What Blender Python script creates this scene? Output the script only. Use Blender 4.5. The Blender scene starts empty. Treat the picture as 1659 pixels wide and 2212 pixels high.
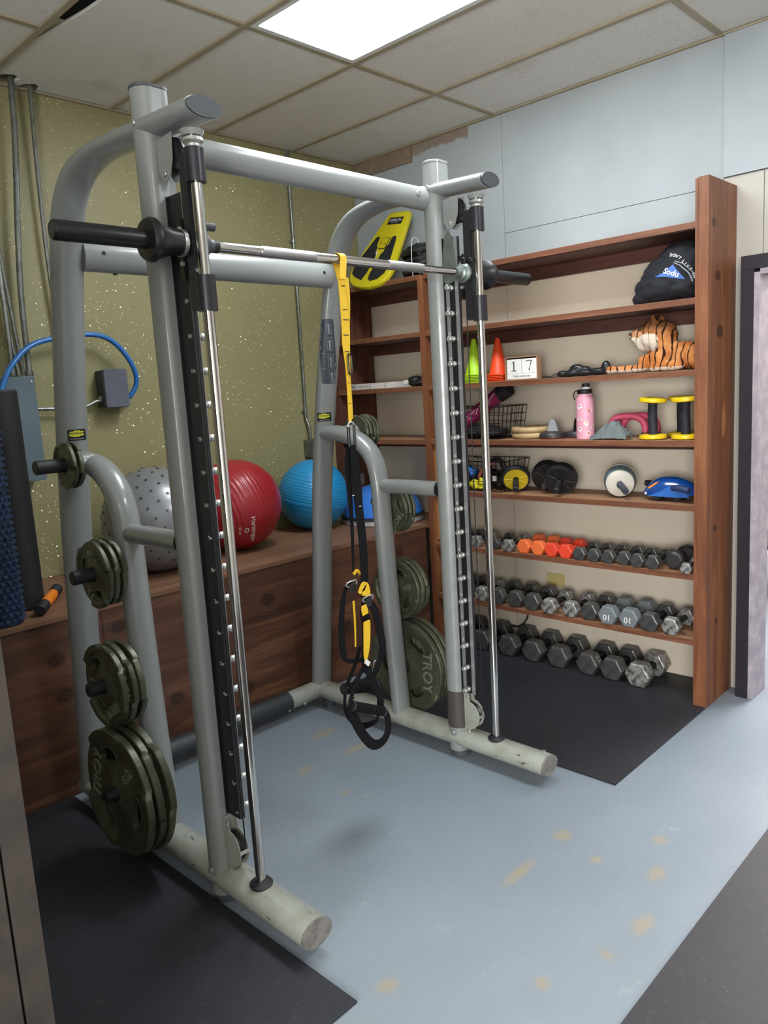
import bpy, bmesh, math, random
from mathutils import Vector, Matrix, noise
random.seed(7)
PI = math.pi
sc = bpy.context.scene

# ------------------------------------------------------------------ camera
cam_d = bpy.data.cameras.new('camera'); cam = bpy.data.objects.new('camera', cam_d)
sc.collection.objects.link(cam); sc.camera = cam
cam_d.sensor_fit = 'HORIZONTAL'; cam_d.sensor_width = 36.0; cam_d.lens = 1660.4543 / 1659 * 36.0
cam_d.clip_start = 0.05; cam_d.clip_end = 60
_r, _u, _b = [[0.689848, -0.721543, -0.059036], [0.154664, 0.067223, 0.985678], [-0.707241, -0.689098, 0.15797]]
cam.matrix_world = Matrix(((_r[0], _u[0], _b[0], -3.785), (_r[1], _u[1], _b[1], -3.785), (_r[2], _u[2], _b[2], 1.575), (0, 0, 0, 1)))

# ------------------------------------------------------------------ world, exposure
wd = bpy.data.worlds.new('world'); sc.world = wd; wd.use_nodes = True
wd.node_tree.nodes['Background'].inputs[0].default_value = (0.55, 0.62, 0.75, 1)
wd.node_tree.nodes['Background'].inputs[1].default_value = 0.25
sc.view_settings.view_transform = 'Standard'; sc.view_settings.look = 'None'
sc.view_settings.gamma = 1.0; sc.view_settings.use_curve_mapping = False
sc.view_settings.exposure = 0.15
try:
    sc.cycles.use_denoising = True
    sc.cycles.max_bounces = 6
except Exception: pass
PANEL_E = 24.0          # radiance of the lit ceiling panels
def area_light(name, loc, rot, sx, sy, power, col):
    l = bpy.data.lights.new(name, 'AREA'); l.shape = 'RECTANGLE'; l.size = sx; l.size_y = sy; l.energy = power; l.color = col
    o = bpy.data.objects.new(name, l); o.location = loc; o.rotation_euler = rot; sc.collection.objects.link(o); return o
# daylight fill outside the front window and the added, unseen left window; next room's lamp
area_light('window_daylight_fill', (-1.55, -6.74, 1.51), (PI/2, 0, PI), 2.5, 1.78, 185, (1.0, 0.985, 0.955))
area_light('window_daylight_fill', (-6.54, -4.75, 1.45), (PI/2, 0, -PI/2), 2.5, 1.8, 385, (1.0, 0.985, 0.955))
area_light('next_room_lamp', (1.9, -2.9, 2.9), (0, 0, 0), 1.6, 1.0, 190, (1.0, 0.96, 0.97))

# ------------------------------------------------------------------ materials
def lin(h):
    h = h.lstrip('#'); o = []
    for i in (0, 2, 4):
        c = int(h[i:i+2], 16) / 255
        o.append(c/12.92 if c <= .04045 else ((c+.055)/1.055)**2.4)
    return (*o, 1)
class NT:
    def __init__(s, name):
        s.m = bpy.data.materials.new(name); s.m.use_nodes = True; s.t = s.m.node_tree; s.n = s.t.nodes
        s.b = s.n['Principled BSDF']; s.co = None
    def add(s, typ, **kw):
        nd = s.n.new(typ)
        for k, v in kw.items(): setattr(nd, k, v)
        return nd
    def link(s, a, b): s.t.links.new(a, b)
    def coord(s, scale=(1, 1, 1), kind='Object', rot=(0, 0, 0)):
        tc = s.add('ShaderNodeTexCoord'); mp = s.add('ShaderNodeMapping')
        mp.inputs['Scale'].default_value = scale; mp.inputs['Rotation'].default_value = rot
        s.link(tc.outputs[kind], mp.inputs[0]); return mp.outputs[0]
    def noise(s, vec, scale, detail=3, rough=.5, dist=0):
        nd = s.add('ShaderNodeTexNoise'); nd.inputs['Scale'].default_value = scale; nd.inputs['Detail'].default_value = detail
        nd.inputs['Roughness'].default_value = rough; nd.inputs['Distortion'].default_value = dist
        s.link(vec, nd.inputs['Vector']); return nd.outputs['Fac']
    def ramp(s, fac, stops):
        nd = s.add('ShaderNodeValToRGB'); e = nd.color_ramp.elements
        while len(e) < len(stops): e.new(.5)
        for i, (p, c) in enumerate(stops):
            e[i].position = p; e[i].color = lin(c) if isinstance(c, str) else (c, c, c, 1)
        s.link(fac, nd.inputs[0]); return nd.outputs[0]
    def mix(s, fac, a, b, blend='MIX'):
        nd = s.add('ShaderNodeMix', data_type='RGBA', blend_type=blend)
        for sock, v in ((nd.inputs['Factor'], fac), (nd.inputs[6], a), (nd.inputs[7], b)):
            if isinstance(v, bpy.types.NodeSocket): s.link(v, sock)
            elif isinstance(v, str): sock.default_value = lin(v)
            else: sock.default_value = v
        return nd.outputs[2]
    def math(s, op, a, b=0.0, c=None):
        nd = s.add('ShaderNodeMath', operation=op)
        for i, v in enumerate((a, b) if c is None else (a, b, c)):
            if isinstance(v, bpy.types.NodeSocket): s.link(v, nd.inputs[i])
            else: nd.inputs[i].default_value = v
        return nd.outputs[0]
    def bump(s, h, strength=.3, dist=.002):
        nd = s.add('ShaderNodeBump'); nd.inputs['Strength'].default_value = strength; nd.inputs['Distance'].default_value = dist
        s.link(h, nd.inputs['Height']); s.link(nd.outputs[0], s.b.inputs['Normal'])
    def set(s, base=None, rough=None, metal=None, spec=None, coat=None):
        for nm, v in (('Base Color', base), ('Roughness', rough), ('Metallic', metal), ('Specular IOR Level', spec), ('Coat Weight', coat)):
            if v is None: continue
            if isinstance(v, bpy.types.NodeSocket): s.link(v, s.b.inputs[nm])
            elif isinstance(v, str): s.b.inputs[nm].default_value = lin(v)
            else: s.b.inputs[nm].default_value = v
        return s.m
MC = {}
def mat(name, col, rough=.5, metal=0.0, n=0, na=.25, bump=0, bs=200, spec=.5, coat=0, col2=None, bd=.001):
    """plain procedural paint: colour broken up by noise n (scale) towards col2, fine bump at scale bs"""
    if name in MC: return MC[name]
    t = NT(name); base = col
    v = t.coord()
    if n:
        f = t.noise(v, n, 4, .6)
        c2 = col2 or col
        base = t.mix(t.ramp(f, [(.35, 0.0), (.7, na if col2 is None else 1.0)]), col, c2 if col2 else '#000000') if not col2 else t.mix(t.ramp(f, [(.42, 0.0), (.66, 1.0)]), col, col2)
    t.set(base, rough, metal, spec, coat)
    if bump: t.bump(t.noise(v, bs, 3, .6), bump, bd)
    MC[name] = t.m; return t.m
def wood(name, c1, c2, c3, axis='z', scale=1.0, rough=.55, knots=False):
    t = NT(name); st = {'x': (1.2, 14, 14), 'y': (14, 1.2, 14), 'z': (14, 14, 1.2)}[axis]
    v = t.coord(tuple(a*scale for a in st))
    f = t.noise(v, 1.6, 5, .62, 1.2)
    g = t.noise(t.coord(tuple(a*scale*5 for a in st)), 3.0, 3, .6)
    col = t.ramp(f, [(.28, c1), (.5, c2), (.72, c3)])
    col = t.mix(t.ramp(g, [(.35, .0), (.75, .45)]), col, c1)
    if knots:
        tc = t.add('ShaderNodeTexCoord'); acc = None; rngs = None
        for (px, pz, r) in knots:
            mp = t.add('ShaderNodeMapping'); k1, k2 = 1/(r*1.35), 1/r
            if axis == 'x': mp.inputs['Scale'].default_value = (k1, 0, k2); mp.inputs['Location'].default_value = (-px*k1, 0, -pz*k2)
            else: mp.inputs['Scale'].default_value = (k1, 0, k2); mp.inputs['Location'].default_value = (-px*k1, 0, -pz*k2)
            t.link(tc.outputs['Object'], mp.inputs[0]); ln = t.add('ShaderNodeVectorMath', operation='LENGTH'); t.link(mp.outputs[0], ln.inputs[0])
            acc = ln.outputs['Value'] if acc is None else t.math('MINIMUM', acc, ln.outputs['Value'])
        wob = t.math('ADD', acc, t.math('MULTIPLY', f, .5))
        ringv = t.math('SINE', t.math('MULTIPLY', wob, 11.0)); fade = t.ramp(acc, [(.0, 1.0), (1.0, 0.0)])
        fade = t.add('ShaderNodeMapRange'); fade.inputs[1].default_value = 3.2; fade.inputs[2].default_value = .8; t.link(acc, fade.inputs[0])
        col = t.mix(t.math('MULTIPLY', t.ramp(ringv, [(.35, 0.0), (.9, .38)]), fade.outputs[0]), col, c3)
        kd = t.add('ShaderNodeMapRange'); kd.inputs[1].default_value = 1.55; kd.inputs[2].default_value = 1.0; t.link(wob, kd.inputs[0])
        col = t.mix(t.math('MULTIPLY', kd.outputs[0], .8), col, '#2e1810')
    t.set(col, rough); t.bump(g, .25, .001); MC[name] = t.m; return t.m

# ------------------------------------------------------------------ mesh helpers
def BM(): return bmesh.new()
def box(bm, x0, x1, y0, y1, z0, z1):
    vs = [bm.verts.new((x, y, z)) for x in (x0, x1) for y in (y0, y1) for z in (z0, z1)]
    for f in ((0, 1, 3, 2), (4, 6, 7, 5), (0, 4, 5, 1), (2, 3, 7, 6), (0, 2, 6, 4), (1, 5, 7, 3)): bm.faces.new([vs[i] for i in f])
    return vs
def frame_of(d, side=None):
    d = Vector(d).normalized()
    s = Vector(side) if side is not None else (Vector((0, 0, 1)) if abs(d.z) < .9 else Vector((1, 0, 0)))
    s = (s - d*s.dot(d)).normalized(); return s, d.cross(s)
def rings(bm, cs, seg, cap=True, close=False):
    """cs: list of functions/vertex rings given as lists of Vectors"""
    R = [[bm.verts.new(p) for p in ring] for ring in cs]
    n = len(R)
    for i in range(n if close else n-1):
        a, b = R[i], R[(i+1) % n]; m = len(a)
        for k in range(m): bm.faces.new((a[k], a[(k+1) % m], b[(k+1) % m], b[k]))
    if cap and not close: bm.faces.new(list(reversed(R[0]))); bm.faces.new(R[-1])
    return R
def cyl(bm, p0, p1, r, r1=None, seg=16, bev=0.0):
    p0, p1 = Vector(p0), Vector(p1); s, t = frame_of(p1-p0); r1 = r if r1 is None else r1
    d = (p1-p0).normalized()
    prof = [(0, r), (0, r1)] ; pts = [(p0, r), (p1, r1)]
    if bev: pts = [(p0, r-bev), (p0+d*bev, r), (p1-d*bev, r1), (p1, r1-bev)]
    rings(bm, [[c + (s*math.cos(2*PI*k/seg)+t*math.sin(2*PI*k/seg))*rr for k in range(seg)] for c, rr in pts], seg)
def lathe(bm, prof, seg=32, axis='z', o=(0, 0, 0), close=False):
    """prof: (radius, height) pairs, spun about an axis through o"""
    o = Vector(o); cs = []
    for r, h in prof:
        ring = []
        for k in range(seg):
            a = 2*PI*k/seg; c, s = max(r, 1e-5)*math.cos(a), max(r, 1e-5)*math.sin(a)
            ring.append(o + Vector({'z': (c, s, h), 'x': (h, c, s), 'y': (c, h, s)}[axis]))
        cs.append(ring)
    rings(bm, cs, seg, cap=not close, close=close)
def smooth_path(P, k=6):
    P = [Vector(p) for p in P]; out = []
    for i in range(len(P)-1):
        a, b, c, d = P[max(i-1, 0)], P[i], P[i+1], P[min(i+2, len(P)-1)]
        for j in range(k):
            t = j/k
            out.append(.5*((2*b)+(c-a)*t+(2*a-5*b+4*c-d)*t*t+(3*b-a-3*c+d)*t**3))
    out.append(P[-1]); return out
def sweep(bm, P, a, b=None, side=(1, 0, 0), seg=20, k=6, cap=True, close=False):
    """tube of oval section: half width a along side, b across it"""
    b = a if b is None else b
    if close: Q = smooth_path([P[-1]]+list(P)+[P[0], P[1]], k)[k:-k] if k > 1 else [Vector(p) for p in P]
    else: Q = smooth_path(P, k) if k > 1 else [Vector(p) for p in P]
    if close: Q = Q[:-1]
    n = len(Q); cs = []; bf = b if callable(b) else (lambda t_: b)
    prev = None
    for i in range(n):
        d = (Q[(i+1) % n]-Q[i-1]) if close else (Q[min(i+1, n-1)]-Q[max(i-1, 0)])
        if side is None:
            s, t = frame_of(d, prev) if prev is not None else frame_of(d); prev = s
        else: s, t = frame_of(d, side)
        cs.append([Q[i]+s*a*math.cos(2*PI*j/seg)+t*bf(i/(n-1))*math.sin(2*PI*j/seg) for j in range(seg)])
    rings(bm, cs, seg, cap, close)
def ribbon(bm, P, y, th=.0028, k=5, yf=None, close=False):
    """webbing hanging in a plane of constant y; P = (x, z, width)"""
    Q = smooth_path([Vector(p) for p in P], k); cs = []
    n = len(Q)
    for i in range(n):
        d = Q[min(i+1, n-1)]-Q[max(i-1, 0)]; d = Vector((d.x, 0, d.y)).normalized(); s = Vector((d.z, 0, -d.x))
        yy = y if yf is None else y+yf(i/(n-1)); c = Vector((Q[i].x, yy, Q[i].y)); w = Q[i].z/2
        tw = Vector((0, 1, 0))
        cs.append([c+s*w-tw*th/2, c+s*w+tw*th/2, c-s*w+tw*th/2, c-s*w-tw*th/2])
    rings(bm, cs, 4)
def prism(bm, outline, h0, h1, axis='z', bev=0.0):
    """outline of 2-D points extruded along an axis from h0 to h1; bev shrinks the last ring"""
    def P(u, v, h): return {'z': Vector((u, v, h)), 'x': Vector((h, u, v)), 'y': Vector((u, h, v))}[axis]
    cx = sum(p[0] for p in outline)/len(outline); cy = sum(p[1] for p in outline)/len(outline)
    def shr(k): return [((u-cx)*k+cx, (v-cy)*k+cy) for u, v in outline]
    if bev:
        sz = max(max(abs(u-cx) for u, v in outline), max(abs(v-cy) for u, v in outline)); k = 1-bev/sz
        sg = 1 if h1 > h0 else -1
        L = [(shr(k), h0), (outline, h0+bev*sg), (outline, h1-bev*sg), (shr(k), h1)]
    else: L = [(outline, h0), (outline, h1)]
    rings(bm, [[P(u, v, h) for u, v in o] for o, h in L], len(outline))
def rrect(w, h, r, n=4, c=(0, 0)):
    o = []
    for sx, sy, a0 in ((1, 1, 0), (-1, 1, 90), (-1, -1, 180), (1, -1, 270)):
        for k in range(n+1):
            a = math.radians(a0+90*k/n); o.append((c[0]+sx*(w/2-r)+r*math.cos(a), c[1]+sy*(h/2-r)+r*math.sin(a)))
    return o
COL = sc.collection
def obj(name, bm, m, parent=None, loc=None, rot=None, smooth=30, label=None):
    """links the bmesh as ONE mesh object"""
    if isinstance(bm, bpy.types.Mesh): me = bm
    else:
        bmesh.ops.recalc_face_normals(bm, faces=bm.faces[:])
        me = bpy.data.meshes.new(name); bm.to_mesh(me); bm.free()
        if smooth:
            for p in me.polygons: p.use_smooth = True
            try: me.set_sharp_from_angle(angle=math.radians(smooth))
            except Exception: pass
    for mm in (m if isinstance(m, (list, tuple)) else [m]): me.materials.append(mm)
    o = bpy.data.objects.new(name, me); COL.objects.link(o)
    if parent is not None: o.parent = parent
    if loc: o.location = loc
    if rot: o.rotation_euler = rot
    if label: o['label'] = label
    return o
def tag(o, label, cat, group=None):
    o['label'] = label; o['category'] = cat
    if group: o['group'] = group
    return o
def thing(name, label, cat, loc=(0, 0, 0), rot=(0, 0, 0), group=None):
    o = bpy.data.objects.new(name, None); o.empty_display_size = .05; COL.objects.link(o)
    o.location = loc; o.rotation_euler = rot; return tag(o, label, cat, group)
def struct(name, bm, m, parent=None, smooth=0):
    o = obj(name, bm, m, parent, smooth=smooth)
    if parent is None: o['kind'] = 'structure'
    return o
def copy_tree(o, parent=None):
    c = o.copy(); COL.objects.link(c); c.parent = parent
    for ch in list(o.children): copy_tree(ch, c)
    return c
def text_bm(s, size, depth=.001, bold=0.0):
    cu = bpy.data.curves.new('t', 'FONT'); cu.body = s; cu.size = size; cu.extrude = depth; cu.align_x = 'CENTER'; cu.align_y = 'CENTER'
    cu.resolution_u = 3; cu.offset = bold
    o = bpy.data.objects.new('t', cu); COL.objects.link(o)
    dg = bpy.context.evaluated_depsgraph_get(); me = bpy.data.meshes.new_from_object(o.evaluated_get(dg))
    bm = bmesh.new(); bm.from_mesh(me); bpy.data.objects.remove(o); bpy.data.meshes.remove(me); return bm
def xf(bm, M):
    bmesh.ops.transform(bm, matrix=M, verts=bm.verts[:]); return bm
def basis(origin, ux, uy):
    """local x -> ux, local y -> uy"""
    ux = Vector(ux).normalized(); uy = Vector(uy); uy = (uy-ux*uy.dot(ux)).normalized(); uz = ux.cross(uy)
    return Matrix(((ux.x, uy.x, uz.x, origin[0]), (ux.y, uy.y, uz.y, origin[1]), (ux.z, uy.z, uz.z, origin[2]), (0, 0, 0, 1)))
def merge(bm, other, M=None):
    if M is not None: xf(other, M)
    me = bpy.data.meshes.new('tmp'); other.to_mesh(me); bm.from_mesh(me); bpy.data.meshes.remove(me); other.free(); return bm
def ellip(bm, c, r, M=None, u=24, v=14):
    b2 = bmesh.new(); bmesh.ops.create_uvsphere(b2, u_segments=u, v_segments=v, radius=1)
    T = Matrix.Translation(c) @ (M or Matrix.Identity(4)) @ Matrix.Diagonal((*r, 1)); merge(bm, b2, T); return bm
def evaluated(o):
    dg = bpy.context.evaluated_depsgraph_get(); me = bpy.data.meshes.new_from_object(o.evaluated_get(dg)); return me
def fuse(bm, voxel=.006, smooth=6):
    """voxel-fuse overlapping lumps into one continuous skin"""
    me = bpy.data.meshes.new('f'); bm.to_mesh(me); bm.free(); o = bpy.data.objects.new('f', me); COL.objects.link(o)
    r = o.modifiers.new('r', 'REMESH'); r.mode = 'VOXEL'; r.voxel_size = voxel
    s = o.modifiers.new('s', 'SMOOTH'); s.iterations = smooth; s.factor = .5
    m2 = evaluated(o); bpy.data.objects.remove(o); bpy.data.meshes.remove(me)
    b = bmesh.new(); b.from_mesh(m2); bpy.data.meshes.remove(m2); return b
def boolean(bmA, bmB):
    oo = []
    for b in (bmA, bmB):
        bmesh.ops.recalc_face_normals(b, faces=b.faces[:])
        me = bpy.data.meshes.new('b'); b.to_mesh(me); b.free(); o = bpy.data.objects.new('b', me); COL.objects.link(o); oo.append(o)
    md = oo[0].modifiers.new('x', 'BOOLEAN'); md.operation = 'DIFFERENCE'; md.object = oo[1]; md.solver = 'EXACT'
    m2 = evaluated(oo[0]); b = bmesh.new(); b.from_mesh(m2)
    for o in oo: bpy.data.objects.remove(o)
    bpy.data.meshes.remove(m2); return b

from mathutils.bvhtree import BVHTree
def onto(bm, target, d, lift=.0012):
    """drops lettering along direction d onto the surface it is printed on"""
    d = Vector(d).normalized(); tree = BVHTree.FromBMesh(target)
    kill = []
    for v in bm.verts:
        h = tree.ray_cast(v.co-d*1.0, d)
        if h[0] is None: kill.append(v)
        else: v.co = h[0]-d*lift
    bmesh.ops.delete(bm, geom=kill, context='VERTS'); return bm

# ------------------------------------------------------------------ setting materials
def m_floor():
    t = NT('painted_concrete'); v = t.coord(kind='Object')
    f = t.noise(v, 1.1, 3, .5); col = t.ramp(f, [(.3, '#79848e'), (.7, '#87919a')])
    g = t.noise(v, 60, 3, .6); col = t.mix(t.ramp(g, [(.45, 0.0), (.8, .25)]), col, '#6f7c88')
    # worn patches where the paint has rubbed off to tan filler
    spots = [(-1.59, -1.17, .16, .05), (-1.88, -1.37, .08, .06), (-1.90, -1.64, .04, .03), (-1.63, -2.46, .07, .06), (-1.68, -2.62, .04, .04), (-1.45, -2.73, .05, .05),
             (-1.63, -2.80, .08, .05), (-1.88, -2.87, .10, .05), (-1.90, -2.46, .16, .04), (-2.05, -2.85, .03, .05), (-2.25, -2.77, .05, .04), (-2.23, -1.14, .04, .05), (-1.58, -1.40, .2, .05), (-2.52, -2.46, .06, .05)]
    acc = None
    tc = t.add('ShaderNodeTexCoord')
    for i, (x, y, rx, ry) in enumerate(spots):
        mp = t.add('ShaderNodeMapping'); mp.vector_type = 'POINT'
        mp.inputs['Location'].default_value = (-x/rx, -y/ry, 0); mp.inputs['Scale'].default_value = (1/rx, 1/ry, 1)
        t.link(tc.outputs['Object'], mp.inputs[0])
        ln = t.add('ShaderNodeVectorMath', operation='LENGTH'); t.link(mp.outputs[0], ln.inputs[0])
        mr = t.add('ShaderNodeMapRange'); mr.inputs[1].default_value = 1.5; mr.inputs[2].default_value = .2
        t.link(ln.outputs['Value'], mr.inputs[0])
        acc = mr.outputs[0] if acc is None else t.math('MAXIMUM', acc, mr.outputs[0])
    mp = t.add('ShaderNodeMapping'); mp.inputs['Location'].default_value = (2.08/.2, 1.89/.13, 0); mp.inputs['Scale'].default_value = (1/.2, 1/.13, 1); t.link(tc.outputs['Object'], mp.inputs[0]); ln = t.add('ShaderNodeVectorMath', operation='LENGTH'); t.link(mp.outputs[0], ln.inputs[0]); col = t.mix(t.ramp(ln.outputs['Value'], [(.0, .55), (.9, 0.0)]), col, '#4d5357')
    n1 = t.noise(t.coord((1, 2.2, 1)), 46, 7, .8, 1.2)
    msk = t.ramp(t.math('MULTIPLY', acc, n1), [(.335, 0.0), (.47, .62)])
    col = t.mix(msk, col, '#a0906c')
    n2 = t.noise(t.coord((1.0, 2.5, 1)), 7, 6, .75, .8); col = t.mix(t.ramp(n2, [(.63, 0.0), (.72, .3)]), col, '#b5bcbe')
    n3 = t.noise(v, 2.3, 2, .5); col = t.mix(t.ramp(n3, [(.62, 0.0), (.78, .35)]), col, '#7b8489')
    t.set(col, t.ramp(g, [(.3, .3), (.7, .42)]), 0, .5); t.bump(n1, .12, .001); return t.m
def m_green():
    t = NT('olive_wall_paint'); v = t.coord()
    f = t.noise(v, 1.4, 4, .6); col = t.ramp(f, [(.3, '#8a845f'), (.7, '#959069')])
    g = t.noise(v, 90, 3, .6)
    dirt = t.noise(t.coord((1, 1, .5)), 9, 4, .7); col = t.mix(t.ramp(dirt, [(.66, 0.0), (.76, .3)]), col, '#5b5636')
    vo = t.add('ShaderNodeTexVoronoi'); vo.inputs['Scale'].default_value = 62; t.link(v, vo.inputs['Vector'])
    fl = t.ramp(vo.outputs['Distance'], [(.155, 1.0), (.20, 0.0)])
    den = t.ramp(t.noise(v, 2.4, 2, .5), [(.38, 0.0), (.62, 1.0)])
    sel = t.add('ShaderNodeSeparateColor'); t.link(vo.outputs['Color'], sel.inputs[0])
    keep = t.math('LESS_THAN', sel.outputs[0], t.math('MULTIPLY', den, .8)); msk = t.math('MULTIPLY', fl, keep)
    col = t.mix(msk, col, '#efe7bc')
    t.set(col, t.mix(msk, (.5, .5, .5, 1), (.16, .16, .16, 1)), t.math('MULTIPLY', msk, .3), .4)
    nm = t.add('ShaderNodeVectorMath', operation='MULTIPLY_ADD'); t.link(vo.outputs['Color'], nm.inputs[0]); nm.inputs[1].default_value = (.9, 0, .9); nm.inputs[2].default_value = (-.45, -1, -.15)
    nn = t.add('ShaderNodeVectorMath', operation='NORMALIZE'); t.link(nm.outputs[0], nn.inputs[0])
    bp = t.add('ShaderNodeBump'); bp.inputs['Strength'].default_value = .25; bp.inputs['Distance'].default_value = .001; t.link(g, bp.inputs['Height'])
    mv = t.add('ShaderNodeMix', data_type='VECTOR'); t.link(msk, mv.inputs['Factor']); t.link(bp.outputs[0], mv.inputs[4]); t.link(nn.outputs[0], mv.inputs[5])
    t.link(mv.outputs[1], t.b.inputs['Normal']); return t.m
def m_white(name, c1, c2, stain=None):
    t = NT(name); v = t.coord(); f = t.noise(v, 1.6, 4, .6); col = t.ramp(f, [(.3, c1), (.7, c2)])
    g = t.noise(v, 70, 3, .6)
    d = t.noise(v, 5, 5, .75); col = t.mix(t.ramp(d, [(.70, 0.0), (.8, .4)]), col, '#8f8a80')
    if stain:   # bare brown strip where the paint stops short of the ceiling
        sx = t.add('ShaderNodeSeparateXYZ'); t.link(v, sx.inputs[0])
        edge = t.math('ADD', sx.outputs[2], t.math('MULTIPLY', t.noise(v, 5, 4, .7), .12))
        a = t.ramp(t.math('SUBTRACT', edge, stain), [(.0, 0.0), (.012, .8)])
        lim = t.math('GREATER_THAN', sx.outputs[1], -.95)
        col = t.mix(t.math('MULTIPLY', a, lim), col, '#85705c')
    t.set(col, .48, 0, .35); t.bump(g, .15, .001); return t.m
def m_tile(i):
    t = NT('ceiling_tile_board'); v = t.coord(kind='Object'); f = t.noise(v, 120, 4, .7)
    inf = t.add('ShaderNodeObjectInfo')
    col = t.mix(inf.outputs['Random'], '#dcdcd8', '#d9d6ce')
    col = t.mix(t.ramp(f, [(.56, 0.0), (.66, .45)]), col, '#6c6860')
    w = t.noise(v, 3, 3, .5); col = t.mix(t.ramp(w, [(.6, 0.0), (.8, .4)]), col, '#94896f')
    t.set(col, .9, 0, .1); t.bump(f, .5, .0015); return t.m
def m_rubber(name, c):
    t = NT(name); v = t.coord(); f = t.noise(v, 2.2, 4, .6); col = t.mix(f, c, '#1c1d20')
    sp = t.noise(v, 150, 2, .5); col = t.mix(t.ramp(sp, [(.70, 0.0), (.76, .7)]), col, '#74767a')
    du = t.noise(v, 9, 5, .8); col = t.mix(t.ramp(du, [(.6, 0.0), (.8, .35)]), col, '#5c584f')
    t.set(col, .55, 0, .45); t.bump(t.noise(v, 220, 3, .7), .5, .0015); return t.m
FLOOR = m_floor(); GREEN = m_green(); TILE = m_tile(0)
WHITE_UP = m_white('upper_panel_paint', '#9ba3a8', '#a8b0b4', stain=3.03); WHITE = m_white('wall_paint_warm_bounce', '#c6bbaa', '#d0c6b6')  # lower wall: warm bounce light off the wood is put into its colour
WHITE_LOW = m_white('door_wall_paint', '#aba79f', '#b5b1a8')
MAT_B = m_rubber('black_rubber_mat', '#2a2d35'); MAT_S = m_rubber('speckled_rubber_mat', '#37363a')
TBAR = mat('grid_metal', '#a3977f', .5, 0, 8, .2); DARK = mat('dark_void', '#0c0b0c', .9)
PLY = wood('stained_plywood', '#3b241a', '#573828', '#80583f', 'x', .40, .5, [(x+1.7, z, r) for x, z, r in ((-1.554, .579, .033), (-2.61, .585, .03), (-.593, .625, .035), (-2.33, .652, .028), (-2.595, .43, .03), (-1.05, .30, .04), (-2.1, .25, .03), (-1.72, .17, .03), (-.9, .52, .022), (-3.0, .3, .03), (-1.28, .22, .026))])
WOODY = wood('stained_shelf_wood', '#523020', '#734832', '#8a5d45', 'y', 1, .5)
WOODTOP = wood('worn_shelf_top', '#7a553c', '#9a7254', '#b08668', 'y', 1, .6)
WOODD = wood('dark_stained_wood', '#3a211b', '#52302a', '#653f2f', 'y', 1, .5)
WOODZ = wood('stained_post_wood', '#5c3523', '#7a4a2e', '#94623f', 'z', .7, .5, [(-.05, 1.98, .022), (-.02, 1.74, .028), (-.10, 2.20, .02), (-.06, .85, .016), (-.03, .40, .014)])
BLACKP = mat('black_door_paint', '#231f28', .4, 0, 5, .2); JAMBP = mat('jamb_paint', '#8f8690', .45, 0, 14, .2, .3, 60, col2='#a79fa5')

CH = 3.035
# ------------------------------------------------------------------ room shell
b = BM(); box(b, -6.3, .3, -6.5, .2, -.12, 0); struct('floor', b, FLOOR)
b = BM(); box(b, .301, 3.2, -6.5, .2, -.12, 0); struct('floor', b, FLOOR)
b = BM(); box(b, -6.3, .012, 0, .2, 0, 3.4); struct('wall_back', b, GREEN)
wr = BM(); box(wr, .012, .072, -2.56, .2, 0, 3.4); box(wr, .012, .072, -3.45, -2.56, 2.0, 3.4); box(wr, .012, .072, -6.5, -3.45, 0, 3.4)
wall_right = struct('wall_right', wr, WHITE)
def panel(y0, y1, z0, z1, x, m):
    b = BM(); box(b, x, .0115, y0+.0015, y1-.0015, z0+.0015, z1-.0015); struct('wall_panel', b, m, wall_right)
panel(-1.18, -.001, 0, 2.215, 0, WHITE); panel(-1.18, -.001, 2.216, CH, 0, WHITE_UP); panel(-2.385, -1.18, 2.4, CH, -.001, WHITE_UP); panel(-2.385, -1.18, 0, 2.215, 0, WHITE); panel(-2.385, -1.18, 2.216, 2.4, 0, WHITE_UP)
panel(-6.4, -2.385, 2.43, CH, -.014, WHITE_UP); panel(-2.56, -2.385, 0, 2.43, 0, WHITE_LOW); panel(-6.4, -3.45, 0, 2.43, 0, WHITE_LOW); panel(-3.45, -2.56, 2.06, 2.43, 0, WHITE_LOW)
# left wall section of the shelves is lined with its own boards
for y0, y1, z0, z1 in ((-.77, -.13, .76, 1.23), (-.77, -.10, 1.265, 1.5), (-.77, -.13, 1.60, 1.86), (-.77, -.12, 1.915, 2.15)):
    b = BM(); box(b, -.012, -.0005, y0, y1, z0, z1); struct('lining_board', b, WHITE, wall_right)
b = BM(); box(b, -.011, -.0007, -.52, -.02, CH-.10, CH-.002); struct('bare_strip', b, mat('bare_board', '#8b7a68', .7, 0, 30, .3), wall_right)
b = BM(); box(b, -6.5, -6.3, -3.5, .2, 0, 3.4); box(b, -6.5, -6.3, -6.5, -6.0, 0, 3.4); box(b, -6.5, -6.3, -6.0, -3.5, 0, .55); box(b, -6.5, -6.3, -6.0, -3.5, 2.35, 3.4); struct('wall_left', b, WHITE_LOW)
win = BM()
for y in (-6.0, -5.2, -4.4, -3.56): box(win, -6.43, -6.37, y, y+.06, .55, 2.35)
for z in (.55, 1.45, 2.29): box(win, -6.42, -6.38, -6.0, -3.5, z, z+.06)
struct('added_window', win, mat('window_frame_paint', '#c8c8c4', .4))  # unseen left window, added to throw light into the shelves
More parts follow.
